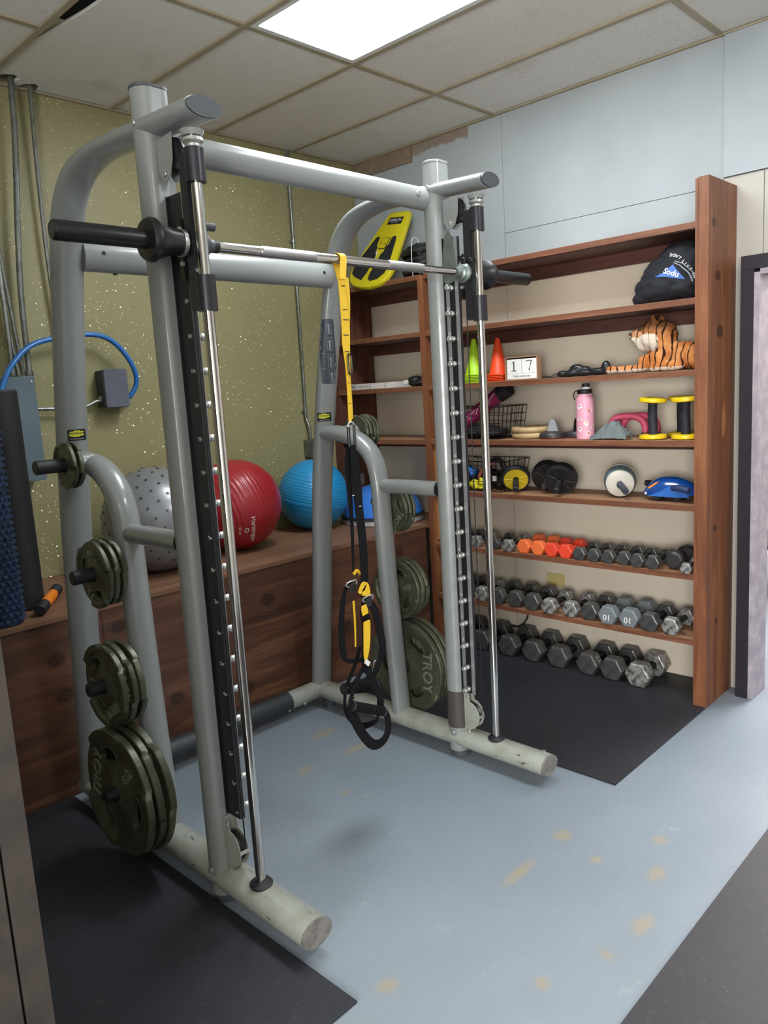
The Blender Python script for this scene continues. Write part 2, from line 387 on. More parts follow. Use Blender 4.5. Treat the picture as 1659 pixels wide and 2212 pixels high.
# front wall behind the camera, with a window in it
b = BM(); box(b, -6.3, -2.8, -6.7, -6.5, 0, 3.4); box(b, -.3, .15, -6.7, -6.5, 0, 3.4); box(b, -2.8, -.3, -6.7, -6.5, 0, .62); box(b, -2.8, -.3, -6.7, -6.5, 2.4, 3.4); struct('wall_front', b, WHITE_LOW)
win = BM()
for x in (-2.8, -1.97, -1.14, -.36): box(win, x, x+.06, -6.62, -6.56, .62, 2.4)
for z in (.62, 1.5, 2.34): box(win, -2.8, -.3, -6.63, -6.57, z, z+.06)
struct('window_1', win, mat('window_frame_paint', '#c8c8c4', .4))
# next room
b = BM(); box(b, 3.0, 3.2, -6.5, .2, 0, 3.4); struct('wall_next_room', b, mat('next_room_paint', '#d9d2cf', .6))
b = BM(); box(b, .15, 3.0, 0, .2, 0, 3.4); struct('wall_next_room', b, MC['next_room_paint'])
b = BM(); box(b, .15, 3.0, -6.7, -6.5, 0, 3.4); struct('wall_next_room', b, MC['next_room_paint'])
b = BM(); box(b, .151, 3.0, -6.5, 0, 3.03, 3.1); struct('ceiling', b, MC['next_room_paint'])
# door opening: dark casing boards and worn jamb
b = BM(); box(b, -.10, -.001, -2.556, -2.50, 0, 1.999); d = struct('door_1', b, BLACKP)
b = BM(); box(b, -.10, -.001, -3.51, -2.50, 2.0, 2.06); struct('head_casing', b, BLACKP, d)
b = BM(); box(b, -.10, -.001, -3.51, -3.454, 0, 1.999); struct('side_casing', b, BLACKP, d)
b = BM(); box(b, -.098, .073, -2.58, -2.5565, .001, 1.985); struct('jamb', b, JAMBP, d)
b = BM(); box(b, -.098, .073, -3.4535, -3.43, .001, 1.985); struct('jamb', b, JAMBP, d)
b = BM(); box(b, -.098, .073, -3.43, -2.581, 1.975, 1.999); struct('head_jamb', b, JAMBP, d)

# ------------------------------------------------------------------ ceiling: void above, tee grid, tiles, light panels
b = BM(); box(b, -6.3, .15, -6.5, .2, 3.4, 3.5); ceil = struct('ceiling', b, DARK)
XL = [0.0, -.52, -1.10, -1.70, -2.30, -2.91, -3.52, -4.13, -4.74, -5.35, -6.3]
YL = [0.0, -1.14, -2.37, -3.59, -4.81, -6.03, -6.5]
PANELS = {(2, 1), (2, 3), (7, 4)}
g = BM()
for x in XL[1:-1]: box(g, x-.0125, x+.0125, -6.5, 0, CH-.004, CH+.03)
for i, y in enumerate(YL[1:-1]):
    for k in range(len(XL)-1):
        if k in (4, 5, 6): yy = y+.5
        else: yy = y
        box(g, XL[k+1]+.0125, XL[k]-.0125, yy-.0125, yy+.0125, CH-.003, CH+.03)
box(g, -6.3, 0, -.022, 0, CH-.006, CH+.002); box(g, -.022, 0, -6.5, -.0225, CH-.006, CH+.002)
struct('tee_grid', g, TBAR, ceil)
def tile(k, y0, y1, notch=None, sag=False):
    x0, x1 = XL[k+1]+.006, XL[k]-.006; o = [(x0, y0), (x1, y0), (x1, y1)]
    if notch:
        for n in notch: o += n
    o += [(x0, y1)]
    if sag:
        o = [p for p in o if not (abs(p[0]-x0) < 1e-6)]
        side = [(x0+.078*max(0, math.sin(PI*min(1, max(0, (y-sag[0])/(sag[1]-sag[0])))))**1.3, y) for y in [y1+(y0-y1)*j/16 for j in range(17)]]
        o = o+side
    b = BM(); prism(b, o, CH+.004+random.uniform(0, .003), CH+.018); return struct('ceiling_tile', b, TILE, ceil)
for k in range(len(XL)-1):
    ys = list(YL) if k != 4 and k != 5 and k != 6 else [0, -.64, -1.87, -3.09, -4.31, -5.53, -6.5]
    for i in range(len(ys)-1):
        if (k, i) in PANELS: continue
        y1, y0 = ys[i]-.006, ys[i+1]+.006
        nt = None; sg = False
        if k == 3 and i == 0:
            nt = [[(-2.06, y1), (-2.065, -.06), (-2.10, -.085), (-2.14, -.05), (-2.15, y1)], [(-2.19, y1), (-2.185, -.05), (-2.17, -.10), (-2.21, -.13), (-2.25, -.11), (-2.27, -.06), (-2.28, y1)]]
            sg = (-1.55, -.42)
        if k == 3 and i == 1: sg = (-1.55, -.42)
        tile(k, y0, y1, nt, sg)
def light_panel(name, k, y1, y0, label, on=1.0):
    x0, x1 = XL[k+1]+.013, XL[k]-.013
    t = thing(name, label, 'ceiling light', ((x0+x1)/2, (y0+y1)/2, CH))
    w, l = x1-x0, y1-y0
    b = BM(); o = rrect(w, l, .004); i = rrect(w-.05, l-.05, .004)
    R = rings(b, [[Vector((u, v, -.003)) for u, v in o], [Vector((u, v, .012)) for u, v in o], [Vector((u, v, .012)) for u, v in i], [Vector((u, v, -.003)) for u, v in i]], 20, close=True)
    obj('frame', b, mat('light_frame', '#d5d8da', .35), t)
    m = NT('diffuser_lens'); v = m.coord(); c = m.add('ShaderNodeTexVoronoi'); c.inputs['Scale'].default_value = 160; m.link(v, c.inputs['Vector'])
    m.set('#e9eef2', .3); m.b.inputs['Emission Color'].default_value = (.93, .97, 1, 1); m.b.inputs['Emission Strength'].default_value = PANEL_E*on; m.bump(c.outputs['Distance'], .4, .002)
    b = BM(); box(b, -w/2+.026, w/2-.026, -l/2+.026, l/2-.026, .003, .01); obj('diffuser', b, m.m, t)
    return t
light_panel('ceiling_light', 2, -1.153, -2.357, 'bright rectangular ceiling light panel above the smith machine, set in the tile grid')
light_panel('ceiling_light', 2, -3.603, -4.797, 'rectangular ceiling light panel nearer the front wall than the one above the machine', 1.0)
light_panel('ceiling_light', 7, -4.323, -5.517, 'rectangular ceiling light panel far off to the left behind the camera', .3)

# ------------------------------------------------------------------ floor mats
def slab(name, label, o, z1, m):
    b = BM(); prism(b, o, .0005, z1, bev=.0015); return tag(obj(name, b, m), label, 'floor mat')
slab('rubber_mat', 'black rubber mat under the left side of the smith machine and its stacked plates', [(-4.4, -2.44), (-2.614, -2.44), (-2.614, -.778), (-4.4, -.778)], .0095, MAT_B)
slab('rubber_mat', 'black rubber mat on the right, under the floor row of heavy dumbbells', [(-1.215, -2.446), (-.332, -2.446), (-.332, -2.385), (-.003, -2.385), (-.003, -.84), (-1.215, -.84)], .0095, MAT_B)
slab('rubber_mat', 'speckled black rubber mat at the lower right corner, edge running diagonally', [(-5.4, -5.4), (-.115, -5.4), (-.115, -2.99), (-2.9, -2.99), (-5.4, -2.99)], .0095, MAT_S)

# ------------------------------------------------------------------ smith machine
GREY = mat('silver_grey_paint', '#878b8a', .3, 0, 260, .12, .05, 500, .5, .35)
GREYW = mat('worn_base_paint', '#989c94', .34, 0, 11, .3, .06, 400, .5, .3, col2='#898c80')
_t = GREYW.node_tree; _b = _t.nodes['Principled BSDF']; _l = _b.inputs['Base Color'].links[0].from_socket
_tc = _t.nodes.new('ShaderNodeTexCoord'); _mp = _t.nodes.new('ShaderNodeMapping'); _mp.inputs['Scale'].default_value = (3, .7, 3); _nz = _t.nodes.new('ShaderNodeTexNoise'); _nz.inputs['Scale'].default_value = 14; _nz.inputs['Detail'].default_value = 5; _nz.inputs['Roughness'].default_value = .7
_rp = _t.nodes.new('ShaderNodeValToRGB'); _rp.color_ramp.elements[0].position = .645; _rp.color_ramp.elements[1].position = .665; _mx = _t.nodes.new('ShaderNodeMix'); _mx.data_type = 'RGBA'
_t.links.new(_tc.outputs['Object'], _mp.inputs[0]); _t.links.new(_mp.outputs[0], _nz.inputs['Vector']); _t.links.new(_nz.outputs['Fac'], _rp.inputs[0]); _t.links.new(_rp.outputs[0], _mx.inputs['Factor']); _t.links.new(_l, _mx.inputs[6]); _mx.inputs[7].default_value = lin('#3a352c'); _t.links.new(_mx.outputs[2], _b.inputs['Base Color'])
CAPM = mat('grey_plastic_cap', '#4c4f55', .5, 0, 60, .3, .2, 150)
CAPW = mat('scuffed_plastic_cap', '#77746f', .7, 0, 40, .5, .3, 120, col2='#5e5a57')
CHROME = mat('chrome_rod', '#c9c6c2', .13, 1.0)
STEEL = mat('brushed_steel', '#b9bab6', .38, .75, 0, 0, .1, 300)
STRIP = mat('alloy_strip', '#8c8e90', .35, .4)
ZINC = mat('zinc_plate', '#8f9a95', .4, .8, 30, .25)
BLACK = mat('black_metal', '#17171a', .38, 0, 0, 0, .05, 300)
BLACKR = mat('black_rubber', '#1b1b20', .55, 0, 0, 0, .3, 200)
GUNM = mat('gunmetal_slider', '#2e2d33', .33, .4)
ANTH = mat('anthracite_sleeve', '#32363a', .5, 0, 40, .3, .3, 250)
TAUPE = mat('taupe_guard', '#45403d', .5)
WHITEP = mat('white_print', '#d8d8d4', .5); PRINTG = mat('grey_print', '#8e9298', .5); YELP = mat('yellow_print', '#c9c83a', .5); LABELG = mat('panel_grey', '#3d434e', .45)
def wobj(name, bm, m, root, owner=None, smooth=35, label=None, bev=0):
    """mesh given in room coordinates, hung under root (or under a part of root)"""
    R = root.location; xf(bm, Matrix.Translation((-R[0], -R[1], -R[2])))
    return obj(name, bm, m, owner or root, smooth=smooth, label=label)
SM = thing('smith_machine', 'large silver grey smith machine with chrome guide rods, black-sleeved bar and plate storage', 'smith machine', (-1.9625, -1.55, 0))
XS = {-1: -2.57, 1: -1.355}; REARM = {}
def lerp(a, b, t): return a+(b-a)*t
def post_section(x, y, z, dr=0):
    o = []
    for k in range(28):
        a = 2*PI*k/28; cx, cy = math.cos(a), math.sin(a)
        px, py = (.052+dr)*cx, (.047+dr)*cy
        o.append(Vector((x+px, y+max(py, -.040-dr), z)))
    return o
for sx in (-1, 1):
    X = XS[sx]
    # front upright
    b = BM(); rings(b, [post_section(X, -1.80, z) for z in (.03, .8, 1.6, 2.41)], 28)
    up = wobj('front_upright', b, GREY, SM)
    b = BM(); rings(b, [post_section(X, -1.80, 2.411, .001), post_section(X, -1.80, 2.418, .001), post_section(X, -1.80, 2.422, -.005)], 28); wobj('top_cap', b, CAPM if sx < 0 else GREY, SM, up)
    b = BM(); cyl(b, (X, -1.80, .0005), (X, -1.80, .03), .043, .043, 24, .004); wobj('foot_pad', b, CAPM, SM, up)
    for z_ in (2.32, .115): b = BM(); cyl(b, (X-.053, -1.805, z_), (X-.061, -1.805, z_), .0095, seg=12, bev=.002); wobj('bolt', b, STEEL, SM, up)
    # base rail
    b = BM(); sweep(b, [(X, -.86, .082), (X, -1.4, .082), (X, -1.75, .082), (X, -2.235, .078)], .056, .041, seg=32, k=2)
    rail = wobj('base_rail', b, GREYW, SM)
    b = BM(); sweep(b, [(X, -2.2355, .078), (X, -2.243, .078)], .055, .040, seg=32, k=1); wobj('end_cap', b, CAPW, SM, rail)
    for x_, y_ in ((X+.018, -2.205), (X-.02, -.92)): b = BM(); cyl(b, (x_, y_, .117), (x_, y_, .123), .008, seg=10); wobj('bolt', b, STEEL, SM, rail)
    for y_ in (-.95,): b = BM(); cyl(b, (X, y_, .0005), (X, y_, .042), .03, seg=20); wobj('foot_pad', b, CAPM, SM, rail)
    # rear upright bends forward over the top and ends in the front cap
    b = BM(); sweep(b, [(X, -.895, .09), (X, -.955, .6), (X, -1.01, 1.1), (X, -1.075, 1.5), (X, -1.135, 1.8), (X, -1.195, 2.06), (X, -1.245, 2.20), (X, -1.335, 2.29), (X, -1.47, 2.325), (X, -1.63, 2.325), (X, -1.80, 2.315), (X, -2.05, 2.303)], .056, (lambda t_: .037-.010*min(1, max(0, (t_-.55)/.2))), seg=32, k=5)
    REARM[sx] = b.copy(); rear = wobj('rear_upright', b, GREY, SM)
    b = BM(); sweep(b, [(X, -2.0505, 2.303), (X, -2.059, 2.3025)], .053, .0255, seg=32, k=1); wobj('end_cap', b, CAPM, SM, rear)
    b = BM(); cyl(b, (X, -1.99, 2.262), (X, -1.99, 2.248), .032, .026, 20); wobj('rod_socket', b, GREY, SM, rear)
    # plate storage strut: leaves the rear upright, arches forward and runs down to the rail
    b = BM(); sweep(b, [(X, -1.06, 1.385), (X, -1.17, 1.383), (X, -1.28, 1.355), (X, -1.365, 1.285), (X, -1.400, 1.18), (X, -1.408, 1.0), (X, -1.425, .6), (X, -1.455, .10)], .048, .036, seg=28, k=6)
    strut = wobj('storage_strut', b, GREY, SM)
    b = BM(); sweep(b, [(X, -1.385, 1.15), (X, -1.5, 1.152), (X, -1.742, 1.152)], .033, .032, seg=24, k=2); arm = wobj('cross_arm', b, GREY, SM)
    b = BM(); sweep(b, [(X, -1.7425, 1.152), (X, -1.752, 1.152)], .034, .033, seg=24, k=1); wobj('end_cap', b, BLACKR, SM, arm)
    # guide rod
    b = BM(); cyl(b, (X, -1.99, .118), (X, -1.99, 2.25), .0155, seg=24); rod = wobj('guide_rod', b, CHROME, SM)
    b = BM(); lathe(b, [(.018, .115), (.034, .117), (.036, .124), (.03, .131), (.018, .133)], 24, 'z', (X, -1.99, 0)); wobj('rubber_stop', b, BLACKR, SM, rod)
    b = BM(); lathe(b, [(.017, 2.246), (.027, 2.243), (.028, 2.235), (.02, 2.228), (.02, 2.222), (.018, 2.22)], 24, 'z', (X, -1.99, 0)); wobj('collar', b, STEEL, SM, rod)
    # latch channel with the row of pins, on the front of the upright
    inn = -sx; xc = X - sx*.012
    b = BM()
    box(b, xc-.009, xc+.009, -1.905, -1.840, .298, 2.13)
    box(b, xc-.016, xc+.016, -1.842, -1.8395, .298, 2.13); ch = wobj('latch_channel', b, BLACK, SM)
    b = BM()
    box(b, xc+inn*.0092-.0008, xc+inn*.0092+.0018, -1.906, -1.890, .295, 2.13); wobj('edge_strip', b, STRIP, SM, ch); b = BM(); box(b, xc+inn*.0092-.0008, xc+inn*.0092+.0018, -1.862, -1.845, .295, 2.13)
    wobj('edge_strip', b, STRIP, SM, ch)
    pin = BM(); lathe(pin, [(.004, 0), (.0105, .001), (.0105, .012), (.0085, .0135), (.0085, .018), (.0105, .0195), (.0105, .034), (.008, .036), (.004, .0362), (.004, .033), (.001, .033)], 14, 'x')
    xf(pin, Matrix.Diagonal((inn, 1, 1, 1))); bmesh.ops.recalc_face_normals(pin, faces=pin.faces[:])
    first = None
    for n in range(18):
        z = .318+.0955*n
        loc = Vector((xc+inn*.0105, -1.876, z)) - Vector(SM.location)
        if first is None: first = obj('latch_pin', pin, STEEL, ch, loc=loc)
        else:
            c = first.copy(); COL.objects.link(c); c.location = loc
    b = BM()
    for n in range(18):
        z = .318+.0955*n
        cyl(b, (xc-inn*.009, -1.894, z), (xc-inn*.0135, -1.894, z), .0042, seg=8); cyl(b, (xc+inn*.0108, -1.898, z), (xc+inn*.014, -1.898, z), .0035, seg=8)
    wobj('pin_screws', b, STEEL, SM, ch)['kind'] = 'stuff'
    b = BM()
    for n in range(1, 18):
        z = .318+.0955*n; t = text_bm(str(n), .017, .0002)
        face = -1.0 if sx < 0 else 1.0
        if sx < 0: merge(b, t, basis((xc-.0093, -1.883, z), (0, -1, 0), (0, 0, 1)))
        else: merge(b, t, basis((xc-.0112, -1.854, z+.02), (0, -1, 0), (0, 0, 1)))
    wobj('pin_numbers', b, WHITEP, SM, ch, smooth=0)['kind'] = 'stuff'
    b = BM(); cyl(b, (X-inn*.0, -1.925, .22), (X, -1.925, 2.24), .0022, seg=8); wobj('cable', b, BLACK, SM)
    # pulleys, lower and upper
    xp = X
    b = BM()
    for s in (-1, 1):
        pts = [(-1.842, .290), (-1.866, .290)] + [(-1.860-.058*math.cos(math.radians(q)), .195+.062*math.sin(math.radians(q))) for q in range(80, -81, -16)] + [(-1.866, .105), (-1.842, .105)]
        prism(b, pts, xp+s*.016-.0012, xp+s*.016+.0012, 'x')
    box(b, xp-.016, xp+.016, -1.918, -1.913, .190, .200); box(b, xp-.019, xp+.019, -1.845, -1.8405, .103, .294)
    pl = wobj('pulley_bracket', b, GREYW, SM)
    b = BM(); lathe(b, [(.01, -.010), (.048, -.010), (.049, -.006), (.042, 0), (.049, .006), (.048, .010), (.01, .010)], 28, 'x', (xp, -1.864, .197)); wobj('pulley_wheel', b, BLACK, SM, pl)
    for z in (.275, .12): b = BM(); cyl(b, (xp-.0175, -1.860, z), (xp-.022, -1.860, z), .007, seg=10, bev=.0015); wobj('bolt', b, STEEL, SM, pl)
    b = BM()
    for s in (-1, 1):
        pts = [(-1.845, 2.27), (-1.845, 2.19), (-1.862, 2.165), (-1.882, 2.16), (-1.90, 2.172), (-1.915, 2.21), (-1.92, 2.275)]
        prism(b, pts, xp+s*.017-.0012, xp+s*.017+.0012, 'x')
    pu = wobj('pulley_bracket', b, GREY, SM)
    b = BM(); lathe(b, [(.01, -.011), (.046, -.011), (.047, -.006), (.040, 0), (.047, .006), (.046, .011), (.01, .011)], 28, 'x', (xp, -1.889, 2.225)); wobj('pulley_wheel', b, BLACK, SM, pu)
    b = BM(); cyl(b, (xp-.018, -1.878, 2.178), (xp-.024, -1.878, 2.178), .008, seg=10, bev=.0015); wobj('bolt', b, STEEL, SM, pu)
    # carriage: long dark slider riding on the rod
    b = BM(); pts = [(-1.935, 2.215), (-1.935, 1.815), (-1.99, 1.815), (-1.99, 1.90), (-1.972, 1.912), (-1.966, 1.925), (-1.966, 2.125), (-1.972, 2.135), (-1.99, 2.14), (-1.99, 2.215)]
    prism(b, pts, X-.014, X+.014, 'x'); box(b, X-.020, X-.014, -1.945, -1.925, 1.93, 2.06) if sx > 0 else box(b, X+.014, X+.020, -1.945, -1.925, 1.93, 2.06)
    cr = wobj('slider', b, GUNM, SM)
    for z0, z1 in ((1.808, 1.90), (2.135, 2.218)):
        b = BM(); o = [(X+.027*math.cos(2*PI*k/24), -1.99+.027*math.sin(2*PI*k/24)) for k in range(24)]
        i = [(X+.0165*math.cos(2*PI*k/24), -1.99+.0165*math.sin(2*PI*k/24)) for k in range(24)]
        rings(b, [[Vector((u, v, z)) for u, v in q] for q, z in ((o, z0), (o, z1), (i, z1), (i, z0))], 24, close=True); wobj('bushing', b, GUNM, SM, cr)
    b = BM(); cyl(b, (X, -1.934, 2.19), (X, -1.918, 2.19), .014, seg=14, bev=.003); wobj('bumper', b, BLACKR, SM, cr)
    b = BM()
    for z in (2.045, 2.035, 1.925, 1.913, 1.902): cyl(b, (X-.006, -1.915, z), (X-.006, -1.915, z+.007), .009, seg=6)
    for z in (2.028, 1.938): cyl(b, (X-.02, -1.926, z), (X-.028, -1.926, z), .006, seg=8)
    wobj('cable_nuts', b, STEEL, SM, cr)['kind'] = 'stuff'
    b = BM(); box(b, X-.02, X+.02, -1.925, -1.908, 1.895, 2.055); wobj('cable_clamp', b, BLACK, SM, cr)
    # storage pegs on the outer side
    for k, (y, z) in enumerate(((-1.205, 1.385), (-1.385, 1.035), (-1.40, .66), (-1.432, .295))):
        b = BM(); x0 = X+sx*.035; x1 = X+sx*.198
        cyl(b, (x0, y, z), (x1, y, z), .0235, seg=24, bev=.003); pg = wobj('storage_peg', b, BLACKR, SM)
        b = BM(); cyl(b, (X-sx*.0, y, z), (X+sx*.056, y, z), .036, seg=24, bev=.003); wobj('peg_flange', b, GREY if k == 0 else BLACKR, SM, pg)
    # gusset at the left post scuffs etc: taupe guard only on the right one
    if sx > 0:
        b = BM(); rings(b, [post_section(X, -1.80, z, .002) for z in (.135, .296)], 28); wobj('guard', b, TAUPE, SM, up)
        b = BM(); prism(b, [(-1.842, 2.08), (-1.838, 1.97), (-1.865, 1.955), (-1.91, 1.975), (-1.898, 2.06), (-1.888, 2.13), (-1.868, 2.155), (-1.852, 2.13)], xc+inn*.014-.0015, xc+inn*.014+.0015, 'x'); wobj('latch_plate', b, ZINC, SM, ch)
# joining bars
XA, XB = XS[-1], XS[1]
b = BM(); sweep(b, [(XA+.03, -1.775, 2.285), (-1.96, -1.775, 2.285), (XB-.03, -1.775, 2.285)], .038, .042, (0, 1, 0), 32, 1); cbx = wobj('top_crossbar', b, GREY, SM)
for x in (XA+.13, XB-.12): b = BM(); cyl(b, (x, -1.812, 2.29), (x, -1.818, 2.29), .011, seg=14, bev=.002); wobj('bolt', b, STEEL, SM, cbx)
b = BM(); sweep(b, [(XA+.045, -1.212, 2.077), (-1.96, -1.212, 2.077), (XB-.045, -1.212, 2.077)], .03, .052, (0, 1, 0), 32, 1); mb = wobj('middle_crossbar', b, GREY, SM)
for x in (XA+.11, XB-.10): b = BM(); cyl(b, (x, -1.241, 2.085), (x, -1.2435, 2.085), .007, seg=10); wobj('screw', b, BLACK, SM, mb)
b = BM(); cyl(b, (XA+.16, -1.212, 2.026), (XA+.16, -1.212, 2.02), .008, seg=10); wobj('screw', b, BLACK, SM, mb)
b = BM(); sweep(b, [(XA, -.895, .085), (-1.96, -.895, .085), (XB, -.895, .085)], .044, .044, (0, 1, 0), 32, 1); rb = wobj('rear_rail', b, GREYW, SM)
b = BM(); sweep(b, [(XA+.16, -.895, .085), (-1.96, -.895, .085), (XB-.22, -.895, .085)], .0465, .0465, (0, 1, 0), 32, 1); wobj('rubber_sleeve', b, ANTH, SM, rb)
for x in (-2.3, -2.05, -1.83, -1.60, -1.50): b = BM(); cyl(b, (x, -.93, .055), (x, -.936, .052), .007, seg=10); wobj('bolt', b, STEEL, SM, rb)
# barbell
b = BM(); YB, ZB = -1.935, 1.99
lathe(b, [(.0, -2.50), (.0145, -2.50), (.0145, -2.34), (.0155, -2.339), (.0155, -1.58), (.0138, -1.578), (.0138, -1.44), (.0, -1.44)], 28, 'x', (0, YB, ZB))
bar = wobj('barbell', b, CHROME, SM)
KN = NT('knurled_steel'); _v = KN.coord((1, 1, 1)); KN.set('#a9a7a6', .42, 1.0); KN.bump(KN.noise(_v, 900, 1, .5), .9, .001); KN = KN.m
b = BM(); lathe(b, [(.0157, -2.335), (.0160, -2.333), (.0160, -2.13), (.0157, -2.128)], 28, 'x', (0, YB, ZB)); wobj('knurl', b, KN, SM, bar)
b = BM(); lathe(b, [(.0157, -1.80), (.0160, -1.798), (.0160, -1.62), (.0157, -1.618)], 28, 'x', (0, YB, ZB)); wobj('knurl', b, KN, SM, bar)
for sx in (-1, 1):
    X = XS[sx]; e = -2.945 if sx < 0 else -.945
    P = [(.0, e), (.021, e), (.0245, e-sx*.006), (.0245, X+sx*.135), (.05, X+sx*.132), (.056, X+sx*.122), (.056, X+sx*.112), (.05, X+sx*.105), (.037, X+sx*.07), (.034, X+sx*.035), (.0, X+sx*.035)]
    b = BM(); lathe(b, P, 36, 'x', (0, YB, ZB)); sl = wobj('bar_sleeve', b, BLACK, SM, bar)
    b = BM(); lathe(b, [(.0, X+sx*.035), (.0355, X+sx*.035), (.0355, X+sx*.023), (.0, X+sx*.023)], 32, 'x', (0, YB, ZB)); wobj('sleeve_collar', b, STEEL, SM, bar)
    b = BM(); lathe(b, [(.0, X-sx*.016), (.033, X-sx*.016), (.038, X-sx*.022), (.038, X-sx*.032), (.03, X-sx*.04), (.03, X-sx*.048), (.022, X-sx*.052), (.0155, X-sx*.075), (0, X-sx*.076)], 32, 'x', (0, YB, ZB))
    wobj('hook_hub', b, ZINC if sx > 0 else CAPM, SM, bar)
    if sx < 0:
        b = BM(); lathe(b, [(0, e-.0005), (.017, e-.001), (.018, e+.002), (.0, e+.002)], 24, 'x', (0, YB, ZB)); wobj('sleeve_cap', b, CAPM, SM, bar)
        b = BM(); cyl(b, (X+.018, -1.93, 2.042), (X+.085, -1.93, 2.042), .0115, seg=16, bev=.002); wobj('latch_handle', b, CAPM, SM, bar)
        b = BM(); cyl(b, (X+.06, -1.935, 1.99), (X+.085, -1.935, 1.99), .0175, seg=16); wobj('rubber_band', b, BLACKR, SM, bar)
    else:
        b = BM(); cyl(b, (X-.04, -1.945, 2.032), (X-.018, -1.945, 2.032), .012, seg=12, bev=.002); cyl(b, (X-.03, -1.97, 2.032), (X-.016, -1.97, 2.032), .009, seg=12, bev=.002); wobj('latch_joint', b, BLACK, SM, bar)
# stickers on the rear uprights
def decal_on(name, shapes, sx, m, d, lift, owner=None):
    """flat print laid onto the curved upright; shapes are outlines in (right, up) metres about centre c, or a ready text mesh"""
    d = Vector(d).normalized(); o = BM()
    for sh in shapes:
        if isinstance(sh, bmesh.types.BMesh): q = sh
        else:
            q = BM(); f = q.faces.new([q.verts.new((u, v, 0)) for u, v in sh]); bmesh.ops.triangulate(q, faces=[f])
            if max(p[0] for p in sh)-min(p[0] for p in sh) > .012: bmesh.ops.subdivide_edges(q, edges=q.edges[:], cuts=6, use_grid_fill=True); bmesh.ops.triangulate(q, faces=q.faces[:])
        merge(o, q)
    return o
def rect(cx, cy, w, h): return [(cx-w/2, cy-h/2), (cx+w/2, cy-h/2), (cx+w/2, cy+h/2), (cx-w/2, cy+h/2)]
def put_decal(name, shapes, sx, c, d, m, lift, owner=None):
    d = Vector(d).normalized(); o = decal_on(name, shapes, sx, m, d, lift); right = Vector((d.y, -d.x, 0))
    M_ = Matrix(((right.x, 0, -d.x, c[0]), (right.y, 0, -d.y, c[1]), (0, 1, 0, c[2]), (0, 0, 0, 1)))
    xf(o, M_); onto(o, REARM[sx], d, lift); return wobj(name, o, m, SM, owner, smooth=0)
def plaque(sx, c, d):
    s1 = put_decal('brand_plate', [rrect(.064, .040, .003, 3)], sx, c, d, BLACK, .0008)
    put_decal('brand_emblem', [[(-.027, -.002), (-.027, .006), (-.024, .013), (-.012, .013), (-.010, .016), (.010, .016), (.012, .013), (.024, .013), (.027, .006), (.024, -.003), (.012, -.003), (.010, -.006), (-.010, -.006), (-.024, -.003)]], sx, c, d, YELP, .0014, s1)
    t1 = xf(text_bm('TECHNOGYM', .0088, 0, .0002), Matrix.Translation((0, .0055, 0))); put_decal('brand_lettering', [t1], sx, c, d, BLACK, .002, s1)
    t2 = xf(text_bm('The Wellness Company', .0050, 0), Matrix.Translation((0, -.0135, 0))); put_decal('brand_lettering', [t2], sx, c, d, WHITEP, .0014, s1)
plaque(-1, (XA+.012, -1.075, 1.478), (.30, .95, 0)); plaque(1, (XB-.006, -1.072, 1.462), (.70, .71, 0))
cI = (XB-.004, -1.125, 1.755); dI = (.70, .71, 0)
ip = put_decal('instruction_panel', [rrect(.072, .285, .008)], 1, cI, dI, LABELG, .0008)
sh = []
for k, z in enumerate((.105, .035, -.04, -.108)):
    sh += [rect(.012, z+.028, .022, .0014), rect(.012, z-.028, .022, .0014), rect(.001, z, .0014, .056), rect(.023, z, .0014, .056), rect(.012, z, .006, .02), rect(.0095, z-.017, .003, .02), rect(.0145, z-.017, .003, .02), rect(.012, z+.007, .018 if k != 2 else .009, .003), rect(-.024, z+.034, .018, .0015)]
    sh.append([(.012+.004*math.cos(a), z+.014+.004*math.sin(a)) for a in [2*PI*q/10 for q in range(10)]])
put_decal('instruction_figures', sh, 1, cI, dI, PRINTG, .0014, ip)

